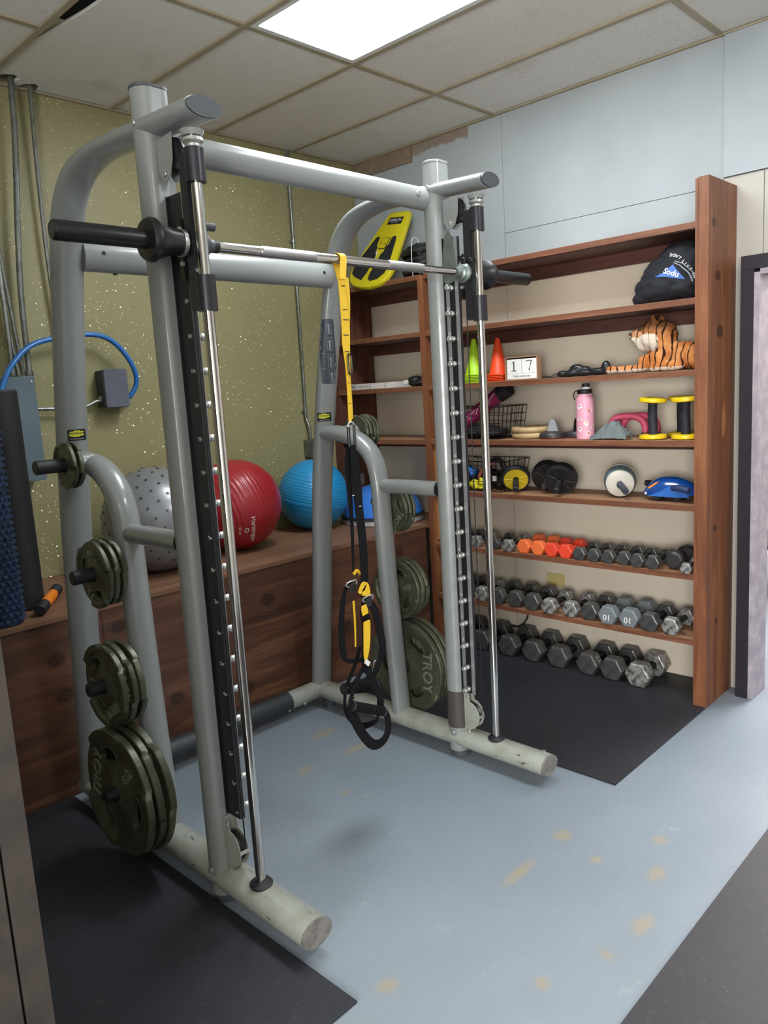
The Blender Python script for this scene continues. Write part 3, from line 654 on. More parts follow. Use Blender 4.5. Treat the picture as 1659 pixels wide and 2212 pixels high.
# ------------------------------------------------------------------ weight plates
PLATE = NT('olive_hammertone'); _v = PLATE.coord(); _f = PLATE.noise(_v, 150, 2, .5)
PLATE.set(PLATE.ramp(PLATE.noise(_v, 18, 4, .7), [(.35, '#434636'), (.68, '#5c604e')]), PLATE.ramp(_f, [(.3, .33), (.7, .5)]), .35, .5); PLATE.bump(_f, .5, .0012); PLATE = PLATE.m
PLATEL = mat('worn_letter_paint', '#8b8e7c', .4, .3, 60, .3, .2, 200)
def plate_mesh(R, th, txt, rot0=0.0):
    """cast grip plate, axis x, centre at origin, spans x 0..th: three raised rim sectors, three hand slots"""
    N = 96; A = []
    def rim(k):
        a = (k/N*3+rot0) % 1.0; return a < .5
    b = BM(); jog = th*.22
    cs = []
    prof = [('in', .026, .30), ('h', .045, .30), ('h', .050, .50), ('f', .80, .5), ('r', .86, 1), ('r', 1.0, 1)]
    def ring(rr, x_fn): return [Vector((x_fn(k), rr(k)*math.cos(2*PI*k/N), rr(k)*math.sin(2*PI*k/N))) for k in range(N)]
    Rk = lambda k: R if rim(k) else R*.958
    xr0 = lambda k: 0.0 if rim(k) else th*.30
    xr1 = lambda k: th*.70 if rim(k) else th
    hub = min(.05, R*.42)
    L = [(lambda k: .0255, lambda k: th*.12), (lambda k: hub*.8, lambda k: th*.12), (lambda k: hub, lambda k: th*.30), (lambda k: R*.80, lambda k: th*.30), (lambda k: R*.86, xr0), (lambda k: Rk(k)-.003, xr0), (Rk, lambda k: xr0(k)+.003),
         (Rk, lambda k: xr1(k)-.003), (lambda k: Rk(k)-.003, xr1), (lambda k: R*.86, xr1), (lambda k: R*.80, lambda k: th*.70), (lambda k: hub, lambda k: th*.70), (lambda k: hub*.8, lambda k: th*.88), (lambda k: .0255, lambda k: th*.88)]
    rings(b, [ring(r_, x_) for r_, x_ in L], N, close=True)
    if R > .1:
        cut = BM()
        for j in range(3):
            a0 = 2*PI*(j/3)+2*PI*rot0+.5; rc = R*.60; pts = []
            for q in range(16):
                t = 2*PI*q/16; da = (.42 if R > .2 else .40)*math.cos(t); rr = rc+R*.105*math.sin(t); pts.append((rr*math.cos(a0+da), rr*math.sin(a0+da)))
            prism(cut, pts, -.02, th+.02, 'x')
        b = boolean(b, cut)
        for j in range(3):   # raised lip round each slot
            a0 = 2*PI*(j/3)+2*PI*rot0+.5; rc = R*.60
            for xx in (th*.30, th*.70):
                sweep(b, [(xx, (rc+R*.125*math.sin(t))*math.cos(a0+.47*math.cos(t)), (rc+R*.125*math.sin(t))*math.sin(a0+.47*math.cos(t))) for t in [2*PI*q/14 for q in range(14)]], .0028, .0028, (1, 0, 0), 6, 2, close=True)
    return b
def plate_letters(R, th, w1, w2, ang):
    """raised words on both faces; ang turns them about the axle"""
    out = []
    for side in (-1, 1):
        x = th*.30 if side < 0 else th*.70
        for nm, ws in (('lettering', ((w1, ang, R*.34),)), ('weight_number', ((w2, ang+2*PI/3, R*.20), ('LBS', ang+2*PI/3, R*.09)))):
            o = BM(); n = 0
            for wd_, a, sz in ws:
                if not wd_: continue
                n += 1; rr = R*.60 if wd_ != 'LBS' else R*.42
                t = text_bm(wd_, sz, .003, R*.005)
                c = (x+side*.0012, rr*math.cos(a), rr*math.sin(a)); ux = Vector((0, -math.sin(a), math.cos(a)))*(-side); uy = Vector((0, math.cos(a), math.sin(a)))
                merge(o, t, basis(c, ux, uy))
            if n: out.append((nm, o))
            else: o.free()
    return out
PROTO = {}
def place_plate(kind, x, y, z, turn, label, group=None):
    R, th, w1, w2 = {'45': (.222, .036, 'TROY', '45'), '25': (.142, .030, 'TROY', '25'), '10': (.114, .024, 'TROY', '10'), '5': (.080, .022, '', '5')}[kind]
    if kind not in PROTO:
        t = thing('weight_plate', label, 'weight plate', (x, y, z), (turn, 0, 0), group)
        obj('disc', plate_mesh(R, th, w1), PLATE, t, smooth=40); [obj(nm_, bb_, PLATEL, t, smooth=0) for nm_, bb_ in plate_letters(R, th, w1, w2, 1.55)]
        PROTO[kind] = t
    else:
        t = copy_tree(PROTO[kind]); t.location = (x, y, z); t.rotation_euler = (turn, 0, 0); t['label'] = label
        if group: t['group'] = group
        elif 'group' in t: del t['group']
    return t
pegs = [(-1.205, 1.385), (-1.385, 1.035), (-1.40, .66), (-1.432, .295)]
ordn = ['topmost', 'second', 'third', 'lowest']; pos = {0: 'outermost', 1: 'next to outermost', 2: 'third from outside', 3: 'innermost'}
def load(sx, i, kinds):
    """kinds listed from the frame outwards"""
    y, z = pegs[i]; X = XS[sx]; d = .058
    n = len(kinds)
    for q, kd in enumerate(kinds):
        th = {'45': .036, '25': .030, '10': .024, '5': .022}[kd]; step = th+.001
        if sx > 0: x = X+d
        else: x = X-d-th
        lab = {'45': 'big 45', '25': 'medium 25', '10': 'small 10', '5': 'tiny 5'}[kd]
        lab = '%s pound plate, %s on the %s peg of the %s side frame' % (lab, pos[n-1-q] if q > 0 else 'innermost', ordn[i], 'left' if sx < 0 else 'right')
        r0 = bz = {'45': .222, '25': .142, '10': .114, '5': .080}[kd]
        place_plate(kd, x, y, z-.0015, [[.4, 2.2], [1.0, 2.9, 4.0], [.3, 1.4, 2.6], [1.2, 2.3, -1.3]][i][q] if sx < 0 else [[.6, .2, 1.5, .7], [2.3, .2, 1.5], [-.75, 1.0, 2.0], [1.62, .4, 2.2]][i][q], lab, 'weight plates on the storage pegs'); d += step
load(-1, 0, ['5', '5']); load(-1, 1, ['10', '10', '10']); load(-1, 2, ['25', '25', '25']); load(-1, 3, ['45', '45', '45'])
load(1, 0, ['5', '5', '5', '5']); load(1, 1, ['10', '10', '10']); load(1, 2, ['25', '25', '25']); load(1, 3, ['45', '45', '45'])

# ------------------------------------------------------------------ platform box along the back wall
PB = thing('platform_box', 'long reddish plywood platform box along the olive wall behind the machine', 'platform', (-1.7, -.385, 0))
xs = [-4.4, -2.405, -.335]
for a, c in zip(xs, xs[1:]):
    b = BM(); box(b, a+.001, c-.001, -.769, -.751, .001, .738); wobj('front_panel', b, PLY, PB, smooth=0)
xs = [-4.4, -2.30, -.335]
for a, c in zip(xs, xs[1:]):
    b = BM(); box(b, a+.001, c-.001, -.775, -.002, .739, .757); wobj('top_panel', b, wood('plywood_top', '#5c3d2d', '#7c5a43', '#957057', 'x', .5, .6), PB, smooth=0) if a < -4 else wobj('top_panel', b, MC['plywood_top'], PB, smooth=0)
b = BM(); box(b, -.353, -.336, -.75, -.002, .001, .738); box(b, -4.399, -4.38, -.75, -.002, .001, .738); wobj('end_panel', b, PLY, PB, smooth=0)

# ------------------------------------------------------------------ built-in shelves on the right wall
SH = thing('wall_shelving', 'tall stained wooden shelving built against the white right wall', 'shelves', (-.17, -1.2, 0))
XF = -.327
b = BM()
o = [(XF, .001), (-.003, .001), (-.003, 2.385), (XF, 2.385)]
prism(b, o, -2.445, -2.40, 'y'); cutm = BM(); prism(cutm, [(-.14+.030*math.cos(2*PI*k/20), 1.352+.092*math.sin(2*PI*k/20)) for k in range(20)], -2.6, -2.3, 'y'); b = boolean(b, cutm); ep = wobj('end_panel', b, WOODZ, SH, smooth=0)
b = BM(); box(b, XF-.002, XF+.12, -2.400, -2.388, .001, 2.38); wobj('face_board', b, WOODZ, SH, ep, smooth=0)
b = BM(); box(b, XF, -.003, -.832, -.79, .010, 2.20); dv = wobj('divider', b, WOODZ, SH, smooth=0)
b = BM(); box(b, XF, -.003, -.07, -.004, .758, 2.19); box(b, -.06, -.013, -.10, -.0705, .79, 2.15); wobj('end_panel', b, wood('dark_side_wood', '#41251c', '#5c3527', '#724634', 'z', .8, .6), SH, smooth=0)
SZ = {1: 2.208, 2: 1.889, 3: 1.578, 4: 1.262, 5: .966, 6: .642, 7: .328}
def shelf(k, y0, y1):
    z = SZ[k]; b = BM(); box(b, XF+.002, -.013, y0, y1, z-.028, z-.0015)
    s = wobj('shelf_board', b, WOODY, SH, smooth=0)
    b = BM(); box(b, XF+.003, -.013, y0+.0005, y1-.0005, z-.0012, z); wobj('worn_surface', b, WOODTOP, SH, s, smooth=0)
    if k in (1, 2, 4):
        b = BM(); box(b, -.034, -.0135, y0, y1, z-.095 if k < 3 else z-.07, z-.0285); wobj('ledger', b, WOODD, SH, s, smooth=0)
        b = BM(); box(b, XF+.02, -.035, y0, y1, z-.031, z-.0285); wobj('underside', b, WOODD, SH, s, smooth=0)
for k in SZ:
    shelf(k, -2.3995 if 1 else 0, -.8325)
for k in (1, 2, 3, 4): shelf(k, -.7895, -.0705)
b = BM(); box(b, XF+.002, -.013, -.7895, -.0705, .73, .757); wobj('shelf_board', b, WOODY, SH, smooth=0)
b = BM(); box(b, XF+.02, -.013, -.7895, -.7695, .01, .729); wobj('cleat', b, WOODD, SH, smooth=0)
# ledge of board ends behind the divider, seen right of it
b = BM(); box(b, -.30, -.013, -.860, -.8325, .66, .93); box(b, -.30, -.013, -.860, -.8325, .98, 1.23); wobj('gusset_board', b, wood('golden_ply', '#7d5331', '#a5713f', '#b98450', 'z', .6, .55), SH, smooth=0)

# ------------------------------------------------------------------ helpers for the loose things
def rot_to(ax):
    return Vector((0, 0, 1)).rotation_difference(Vector(ax).normalized()).to_matrix().to_4x4()

# ------------------------------------------------------------------ dumbbells
HEX = mat('hex_iron', '#4b4c4c', .36, .25, 26, .3, .25, 160, .6, .15, col2='#3a3b3b')
HEXS = mat('chipped_silver_iron', '#9b9b98', .38, .35, 38, .3, .3, 130, .6, 0, col2='#3f3e3d')
HEXG = mat('grey_vinyl', '#6c7378', .5, 0, 0, 0, .1, 200); HEXO = mat('light_orange_vinyl', '#dd6a35', .5, 0, 0, 0, .1, 200); HEXR = mat('red_orange_vinyl', '#d23f26', .5, 0, 0, 0, .1, 200)
HEXD = mat('dark_plastic_shell', '#2b282b', .45, 0, 0, 0, .1, 200); GRIP = mat('dark_grip', '#1f1f21', .4, .5, 0, 0, .5, 500)
def hexhead(r, x0, x1, n=6, ch=.12):
    b = BM(); s = .5 if n == 6 else 0
    def ring(x, k): return [Vector((x, k*r*math.cos(2*PI*(i)/n), k*r*math.sin(2*PI*(i)/n))) for i in range(n)]
    c = ch*r
    rings(b, [ring(x0, 1-ch), ring(x0+c, 1), ring(x1-c, 1), ring(x1, 1-ch)], n); 
    for f in list(b.faces): pass
    bmesh.ops.recalc_face_normals(b, faces=b.faces[:]); bmesh.ops.bevel(b, geom=b.edges[:], offset=r*.035, segments=1, affect='EDGES'); return b
DBP = {}
def dumbbell_proto(key, r, L, m, num='', rnd=False, marks=None):
    t = thing('dumbbell', 'x', 'dumbbell'); hl = r*1.15
    if rnd:
        for nm, a, c in (('head', 0, hl), ('head', L-hl, L)):
            b = BM(); lathe(b, [(.001, a), (r*.7, a), (r*.92, a+hl*.15), (r, a+hl*.4), (r, a+hl*.6), (r*.92, a+hl*.85), (r*.7, c), (.001, c)], 24, 'x'); obj(nm, b, m, t)
    else:
        obj('head', hexhead(r, 0, hl), m, t, smooth=0); obj('head', hexhead(r, L-hl, L), m, t, smooth=0)
    b = BM(); lathe(b, [(r*.34, hl-.004), (r*.27, hl+.006), (r*.30, L/2), (r*.27, L-hl-.006), (r*.34, L-hl+.004)], 16, 'x'); obj('handle', b, GRIP if m in (HEX, HEXS) else m, t)
    if num:
        b = BM()
        if m is HEXG: merge(b, text_bm(num, r*.8, .0006, .0004), basis((-.0008, 0, -r*.15), (0, 1, 0), (0, 0, -1)))
        else: merge(b, text_bm(num, r*.62, .0006, .0004), basis((hl*.55, -r*.753, r*.435), (0, -.5, -.866), (1, 0, 0)))
        obj('weight_number', b, WHITEP if m is HEXG else STEEL, t, smooth=0)
    DBP[key] = t; return t
used = set()
def put_db(key, x, y, z, yaw, label, group):
    p = DBP[key]
    if key in used: t = copy_tree(p)
    else: t = p; used.add(key)
    t.location = (x, y, z); t.rotation_euler = (0, 0, yaw); t['label'] = label; t['group'] = group
dumbbell_proto('s', .0375, .205, HEX); dumbbell_proto('sc', .0375, .205, HEXS); dumbbell_proto('or', .0425, .215, HEXO); dumbbell_proto('rd', .0415, .205, HEXR)
dumbbell_proto('rn', .046, .19, HEXD, rnd=True); dumbbell_proto('t', .029, .17, HEXS)
dumbbell_proto('m', .051, .245, HEX); dumbbell_proto('mc', .047, .24, HEXS); dumbbell_proto('g', .0535, .245, HEXG, '10')
dumbbell_proto('b', .067, .27, HEX); dumbbell_proto('b25', .066, .27, HEX, '25'); dumbbell_proto('b30', .069, .265, HEXS, '30')
ORD = ['first', 'second', 'third', 'fourth', 'fifth', 'sixth', 'seventh', 'eighth', 'ninth', 'tenth', 'eleventh', 'twelfth', 'thirteenth', 'fourteenth', 'fifteenth', 'sixteenth', 'seventeenth', 'eighteenth', 'nineteenth']
DN = {'s': 'small dark grey hex', 'sc': 'small chipped silver hex', 'or': 'light orange hex', 'rd': 'red orange hex', 'rn': 'round-headed dark plastic', 't': 'tiny chipped hex', 'm': 'medium dark grey hex', 'mc': 'worn silver-brown hex', 'g': 'grey vinyl hex', 'b': 'large dark grey hex', 'b25': 'large hex', 'b30': 'large scuffed hex'}
def row(zs, data, where, group):
    n = len(data)
    for i, (key, x, y, yaw) in enumerate(data):
        r = {'s': .0375, 'sc': .0375, 'or': .0425, 'rd': .0415, 'rn': .046, 't': .029, 'm': .051, 'mc': .047, 'g': .0535, 'b': .067, 'b25': .066, 'b30': .069}[key]
        h = r if key == 'rn' else r*.866
        put_db(key, x, y, zs+h+.0006, yaw, '%s dumbbell, %s from the end post %s' % (DN[key], ORD[n-1-i], where), group)
row(.642, [('s', -.318, -.93, .05), ('s', -.318, -1.03, .04), ('sc', -.322, -1.125, .02), ('s', -.325, -1.255, .06), ('sc', -.33, -1.352, .08), ('or', -.322, -1.452, .08), ('or', -.322, -1.542, .06), ('rd', -.326, -1.628, .07), ('rd', -.326, -1.712, .07), ('s', -.326, -1.793, .06),
  ('s', -.325, -1.872, .05), ('s', -.32, -1.950, .04), ('s', -.315, -2.030, .03), ('s', -.328, -2.108, .02), ('s', -.326, -2.186, .03), ('rn', -.29, -2.275, .02), ('t', -.336, -2.352, .08)], 'on the upper dumbbell shelf', 'dumbbells on the upper dumbbell shelf')
row(.328, [('m', -.325, -.93, .05), ('m', -.322, -1.04, .08), ('mc', -.33, -1.155, .10), ('m', -.335, -1.27, .10), ('m', -.33, -1.385, .08), ('m', -.33, -1.497, .09), ('mc', -.34, -1.612, .08), ('mc', -.33, -1.735, .05), ('m', -.325, -1.842, .04), ('g', -.335, -1.951, .03),
  ('g', -.325, -2.06, .02), ('m', -.33, -2.167, .015), ('mc', -.325, -2.272, .01), ('mc', -.325, -2.34+.006, .0)][:13], 'on the lower dumbbell shelf', 'dumbbells on the lower dumbbell shelf')
row(.0097, [('b', -.282, -.93, .03), ('b', -.282, -1.10, .0), ('b', -.280, -1.29, .03), ('b', -.279, -1.455, .04), ('b', -.280, -1.62, .02), ('b25', -.282, -1.80, .02), ('b', -.282, -1.94, .02), ('b30', -.288, -2.085, .0)], 'on the floor mat', 'heavy dumbbells on the floor mat')

# ------------------------------------------------------------------ balls on the platform
def ball(R, grooves, c1, nm):
    b = BM(); bmesh.ops.create_uvsphere(b, u_segments=80, v_segments=120, radius=R)
    for v in b.verts:
        s = v.co.z/R
        for g in grooves:
            d = abs(s-g)*R
            if d < .006: v.co *= 1-.0035/R*(1-d/.006)
    return b
VR = mat('red_ball_vinyl', '#a3222b', .38, 0, 0, 0, .05, 300, .5, .15); VB = mat('blue_ball_vinyl', '#1f87bd', .4, 0, 0, 0, .05, 300, .5, .1); VG = mat('silver_ball_vinyl', '#85878c', .34, .25, 0, 0, .05, 300, .5, .2)
def big_ball(name, label, loc, R, grooves, axis, m):
    t = thing(name, label, 'exercise ball', (loc[0], loc[1], .7575)); b = ball(R, grooves, None, ''); xf(b, Matrix.Translation((0, 0, R)) @ rot_to(axis)); return t, b
g1 = [q/10 for q in range(-6, 7) if q % 1 == 0]
rt, rbm = big_ball('exercise_ball', 'large red exercise ball on the platform, half behind the left guide rod', (-1.382, -.328), .245, [-.55, -.45, -.35, -.25, -.15, -.05, .05, .15, .25, .35, .45, .55], (.95, -.1, .25), VR)
LET = BM(); merge(LET, text_bm('Harbinger', .036, .0, .0004), basis((-1.382-.06, -.328-.25, .7575+.135), (.12, 0, -1), (1, 0, .12))); merge(LET, text_bm('65 cm', .018, .0, .0002), basis((-1.382-.135, -.328-.25, .7575+.135), (.12, 0, -1), (1, 0, .12)))
em = BM(); o_ = [(.013*math.cos(2*PI*k/16), .013*math.sin(2*PI*k/16)) for k in range(16)]; i_ = [(u*.62, v*.62) for u, v in o_]
for k in range(16): em.faces.new([em.verts.new((p[0], p[1], 0)) for p in (o_[k], o_[(k+1) % 16], i_[(k+1) % 16], i_[k])])
merge(LET, em, basis((-1.382-.10, -.328-.25, .7575+.135), (.12, 0, -1), (1, 0, .12)))
tb = rbm.copy(); xf(tb, Matrix.Translation((-1.382, -.328, .7575))); vdir = Vector((.56, .82, 0))
onto(LET, tb, (0.25, .97, .0), .0012); tb.free(); xf(LET, Matrix.Translation((1.382, .328, -.7575)))
ro = obj('ball_skin', rbm, VR, rt, smooth=60); obj('lettering', LET, WHITEP, rt, smooth=0)
bt, bbm = big_ball('exercise_ball', 'bright blue ribbed exercise ball on the platform beside the right rear upright', (-.767, -.256), .212, [-.42, -.36, -.30, -.24, -.1, -.02, .06, .14, .22, .30, .38, .46, .56, .66, .76], (.12, -.18, 1), VB)
obj('ball_skin', bbm, VB, bt, smooth=60)
gt, gbm = big_ball('exercise_ball', 'silver grey exercise ball with small square studs, left on the platform', (-1.902, -.399), .255, [], (0, 0, 1), VG)
st = BM(); N = 230
for k in range(N):
    zz = 1-2*(k+.5)/N; ph = k*2.39996; n = Vector((math.sqrt(1-zz*zz)*math.cos(ph), math.sqrt(1-zz*zz)*math.sin(ph), zz)); q = BM(); prism(q, [(-.005, -.005), (.005, -.005), (.005, .005), (-.005, .005)], -.001, .0035); merge(st, q, Matrix.Translation(n*.255+Vector((0, 0, .255))) @ rot_to(n))
LET = BM(); merge(LET, text_bm('STAYBALL', .032, .0, .0006), basis((-1.80, -.399-.25, .7575+.145), (1, 0, .45), (-.45, 0, 1))); merge(LET, text_bm('anti burst 65 cm', .015, .0, .0002), basis((-1.79, -.399-.25, .7575+.118), (1, 0, .45), (-.45, 0, 1)))
tb = gbm.copy(); xf(tb, Matrix.Translation((-1.902, -.399, .7575))); onto(LET, tb, (.2, 1, 0), .0012); tb.free(); xf(LET, Matrix.Translation((1.902, .399, -.7575)))
obj('ball_skin', gbm, VG, gt, smooth=60); so = obj('studs', st, mat('stud_grey', '#3c3e42', .5), gt, smooth=0); so['kind'] = 'stuff'; obj('lettering', LET, WHITEP, gt, smooth=0)
# half-ball balance trainer
t = thing('balance_trainer', 'blue half-ball balance trainer on the platform beside the shelf divider', 'balance trainer', (-.345, -.42, .7575))
b = BM(); lathe(b, [(.001, .235), (.06, .231), (.12, .212), (.18, .176), (.225, .13), (.25, .08), (.256, .052), (.25, .048), (.001, .048)], 48); obj('dome', b, mat('blue_dome_vinyl', '#2f6fc4', .35, 0, 0, 0, .05, 200, .5, .2), t)
b = BM(); lathe(b, [(.001, .047), (.262, .047), (.268, .040), (.268, .034), (.001, .034)], 48); obj('rim', b, BLACKR, t)
b = BM(); lathe(b, [(.001, .0335), (.265, .0335), (.262, .004), (.25, 0), (.001, 0)], 48); obj('base', b, mat('white_platform_plastic', '#b9b9bb', .5, 0, 30, .3, .1, 100, col2='#8e8e92'), t)

# ------------------------------------------------------------------ rollers and stick at the left end of the platform
t = thing('foam_roller', 'tall smooth black foam roller standing at the left end of the platform', 'foam roller', (-2.60, -.50, .7575))
b = BM(); lathe(b, [(.03, .0), (.07, .0), (.0755, .006), (.0755, .895), (.070, .903), (.03, .903)], 40, close=True); obj('foam', b, mat('black_foam', '#17171b', .6, 0, 0, 0, .5, 120), t)
t = thing('massage_roller', 'dark blue knobbly massage roller standing in front of the black foam roller', 'foam roller', (-2.752, -.684, .7575))
b = BM(); lathe(b, [(.03, .0), (.066, .0), (.068, .004), (.068, .752), (.066, .756), (.03, .756)], 36, close=True); obj('core', b, mat('navy_foam', '#22344f', .55, 0, 0, 0, .2, 150), t)
kb = BM()
for i in range(30):
    for k in range(18):
        a = 2*PI*(k+.5*(i % 2))/18; z = .022+i*.0248; h = .010 if (i+k) % 3 else .013; q = BM()
        pts = [(-.0085, -.0065), (.0085, -.0065), (.0085, .0065), (-.0085, .0065)]; rings(q, [[Vector((u, v, 0)) for u, v in pts], [Vector((u*.6, v*.6, h)) for u, v in pts]], 4)
        merge(kb, q, Matrix.Translation((.0675*math.cos(a), .0675*math.sin(a), z)) @ basis((0, 0, 0), (-math.sin(a), math.cos(a), 0), (0, 0, 1)))
kk = obj('knobs', kb, mat('navy_knob', '#2b4162', .5, 0, 0, 0, .1, 150), t, smooth=0); kk['kind'] = 'stuff'
t = thing('massage_stick', 'orange massage stick with black ribbed grips lying between roller and rear upright', 'massage stick', (-2.52, -.53, .7575))
P0 = Vector((-2.625, -.71, .785)); P1 = Vector((-2.42, -.40, .785)); D = (P1-P0)
def seg_on(a, c, r): 
    b = BM(); cyl(b, P0+D*a-Vector(t.location), P0+D*c-Vector(t.location), r, seg=16, bev=.003); return b
for a, c in ((0, .27), (.73, 1)):
    gg = obj('grip', seg_on(a, c, .021), BLACKR, t)
    b = BM()
    for q in range(5):
        e = lerp(a, c, (q+.5)/5); cyl(b, P0+D*(e-.012)-Vector(t.location), P0+D*(e+.012)-Vector(t.location), .0235, seg=16, bev=.002)
    rr = obj('grip_rings', b, BLACKR, t); rr['kind'] = 'stuff'
obj('shaft', seg_on(.271, .729, .022), mat('orange_plastic', '#e8801f', .4), t)

# ------------------------------------------------------------------ wall services on the olive wall
COND = mat('galvanised_conduit', '#8c908a', .38, .75, 25, .3, col2='#6f736e')
def conduit(label, pts, r=.0115, couplings=()):
    t = thing('conduit', label, 'conduit', pts[-1]); b = BM(); sweep(b, [Vector(p)-Vector(pts[-1]) for p in pts], r, r, None, 12, 4); obj('pipe', b, COND, t)
    for p in couplings:
        b = BM(); q = Vector(p)-Vector(pts[-1]); cyl(b, q-Vector((0, 0, .012)), q+Vector((0, 0, .012)), r*1.35, seg=12, bev=.002); box(b, q.x-r*2.4, q.x+r*2.4, q.y+r*.6, q.y+r*1.1, q.z-.006, q.z+.006); obj('clamp', b, COND, t)
conduit('thick bright conduit entering the ceiling hole at far left, ending on the grey panel', [(-2.20, -.07, 3.12), (-2.215, -.07, 2.8), (-2.25, -.065, 2.43), (-2.275, -.06, 2.1), (-2.283, -.06, 1.735)], .0135, [(-2.283, -.06, 1.745)])
conduit('second conduit from the left, running from ceiling hole down behind the left rear upright', [(-2.108, -.05, 3.12), (-2.12, -.045, 2.7), (-2.122, -.04, 2.3), (-2.11, -.03, 1.9), (-2.11, -.03, 1.62)], .0095)
conduit('thin conduit rising from the left part of the grey panel', [(-2.345, -.045, 3.03), (-2.35, -.045, 2.3), (-2.353, -.05, 1.735)], .010)
conduit('thin conduit rising from the middle of the grey panel, leaning left', [(-2.40, -.03, 3.03), (-2.365, -.03, 2.3), (-2.325, -.04, 1.735)], .0085)
conduit('thin conduit leaning left just beside the thick bright one', [(-2.385, -.05, 3.03), (-2.345, -.05, 2.3), (-2.305, -.05, 1.735)], .0085)
conduit('long slim conduit running down the olive wall to a small box behind the blue ball', [(-.575, -.02, 3.03), (-.575, -.02, 2.0), (-.578, -.02, 1.47), (-.578, -.02, 1.42), (-.572, -.04, 1.36), (-.57, -.042, 1.285)], .0095, [(-.575, -.02, 2.50), (-.578, -.02, 1.465)])
t = thing('switch_box', 'small grey metal box on the olive wall at the foot of the slim conduit', 'electrical box', (-.57, -.001, 1.175))
b = BM(); prism(b, rrect(.058, .11, .004, c=(0, .053)), -.055, 0, 'y'); obj('box', b, COND, t); b = BM(); prism(b, rrect(.062, .114, .004, c=(0, .053)), -.059, -.056, 'y'); obj('cover', b, COND, t)
conduit('short bent conduit between the grey panel and the junction box', [(-1.938, -.05, 1.60), (-1.97, -.05, 1.598), (-2.02, -.05, 1.578), (-2.08, -.05, 1.572), (-2.285, -.05, 1.578)], .0095)
t = thing('electrical_panel', 'grey steel electrical panel on the olive wall behind the foam rollers', 'electrical panel', (-2.55, -.001, 1.25))
GP = mat('panel_grey_enamel', '#5e6f79', .4, 0, 8, .15); b = BM(); prism(b, [(-.30, 0), (.255, 0), (.255, .475), (-.30, .475)], -.115, 0, 'y', bev=.003); obj('enclosure', b, GP, t)
b = BM(); prism(b, [(-.303, -.003), (.258, -.003), (.258, .478), (-.303, .478)], -.13, -.1155, 'y', bev=.002); lid = obj('cover', b, GP, t)
b = BM(); prism(b, [(-.28, .02), (.17, .02), (.17, .40), (-.28, .40)], -.1335, -.1305, 'y', bev=.001); obj('door', b, GP, t)
for sx_ in (-.28, .24):
    b = BM(); cyl(b, (sx_, -.131, .455), (sx_, -.135, .455), .007, seg=10, bev=.001); obj('screw', b, STEEL, t)
t = thing('junction_box', 'slate grey plastic junction box with blue hose entering its right side', 'electrical box', (-1.875, -.001, 1.565))
JB = mat('slate_plastic', '#5f6370', .42, 0, 12, .12); b = BM(); prism(b, rrect(.12, .185, .008, c=(0, .093)), -.075, 0, 'y'); obj('box', b, mat('slate_plastic_side', '#3f424b', .5), t)
b = BM(); prism(b, rrect(.126, .191, .010, c=(0, .093)), -.098, -.0755, 'y', bev=.003); lid = obj('lid', b, JB, t)
b = BM(); cyl(b, (-.061, -.045, .045), (-.074, -.045, .045), .013, seg=12); obj('gland', b, STEEL, t)
b = BM(); cyl(b, (.0605, -.06, .05), (.075, -.06, .045), .015, seg=12); obj('gland', b, BLACKR, t)
b = BM(); sweep(b, [(-2.62, -.17, 1.30), (-2.50, -.16, 1.55), (-2.435, -.14, 1.70), (-2.385, -.13, 1.779), (-2.291, -.11, 1.862), (-2.162, -.10, 1.903), (-1.995, -.10, 1.922), (-1.89, -.10, 1.90), (-1.812, -.10, 1.828), (-1.764, -.095, 1.735), (-1.762, -.085, 1.668), (-1.79, -.07, 1.618), (-1.7985, -.062, 1.612)], .0125, .0125, None, 16, 5)
tag(obj('hose', b, mat('blue_hose_vinyl', '#2a6fb5', .35, 0, 0, 0, 0, 0, .5, .2)), 'thick blue hose arching over the junction box and grey panel', 'hose')
t = thing('cover_plate', 'blank cream cover plate on the white wall above the lower dumbbell shelf', 'cover plate', (-.0005, -1.458, .425)); b = BM(); prism(b, rrect(.115, .075, .004), -.006, 0, 'x', bev=.001); b2 = obj('plate', b, mat('cream_plastic', '#b8aa74', .45), t)
b = BM(); sweep(b, [(-.02, -1.10, .012+.06), (-.03, -1.15, .10), (-.03, -1.21, .105), (-.03, -1.26, .15), (-.025, -1.275, .20), (-.02, -1.28, .28)], .005, .005, None, 8, 5); tag(obj('power_cord', b, BLACKR), 'black cord looping down the wall behind the floor row of dumbbells', 'cord')

# ------------------------------------------------------------------ suspension trainer hanging on the bar
YW = mat('yellow_webbing', '#d6ae24', .6, 0, 0, 0, .4, 700); BW = mat('black_webbing', '#101014', .8, 0, 0, 0, .4, 700, .15); FOAM = mat('grip_foam', '#0e0e10', .85, 0, 0, 0, .3, 300, .15)
TX = thing('suspension_trainer', 'yellow and black suspension strap trainer hanging from the chrome bar', 'suspension trainer', (-2.02, -1.95, .35))
def strip(name, P, y, m, th=.0028, yf=None, parent=None, label=None):
    if m is BW: P = [(x, z, w*1.2) for x, z, w in P]
    b = BM(); ribbon(b, P, y, th, 5, yf); return wobj(name, b, m, TX, parent, smooth=50, label=label)
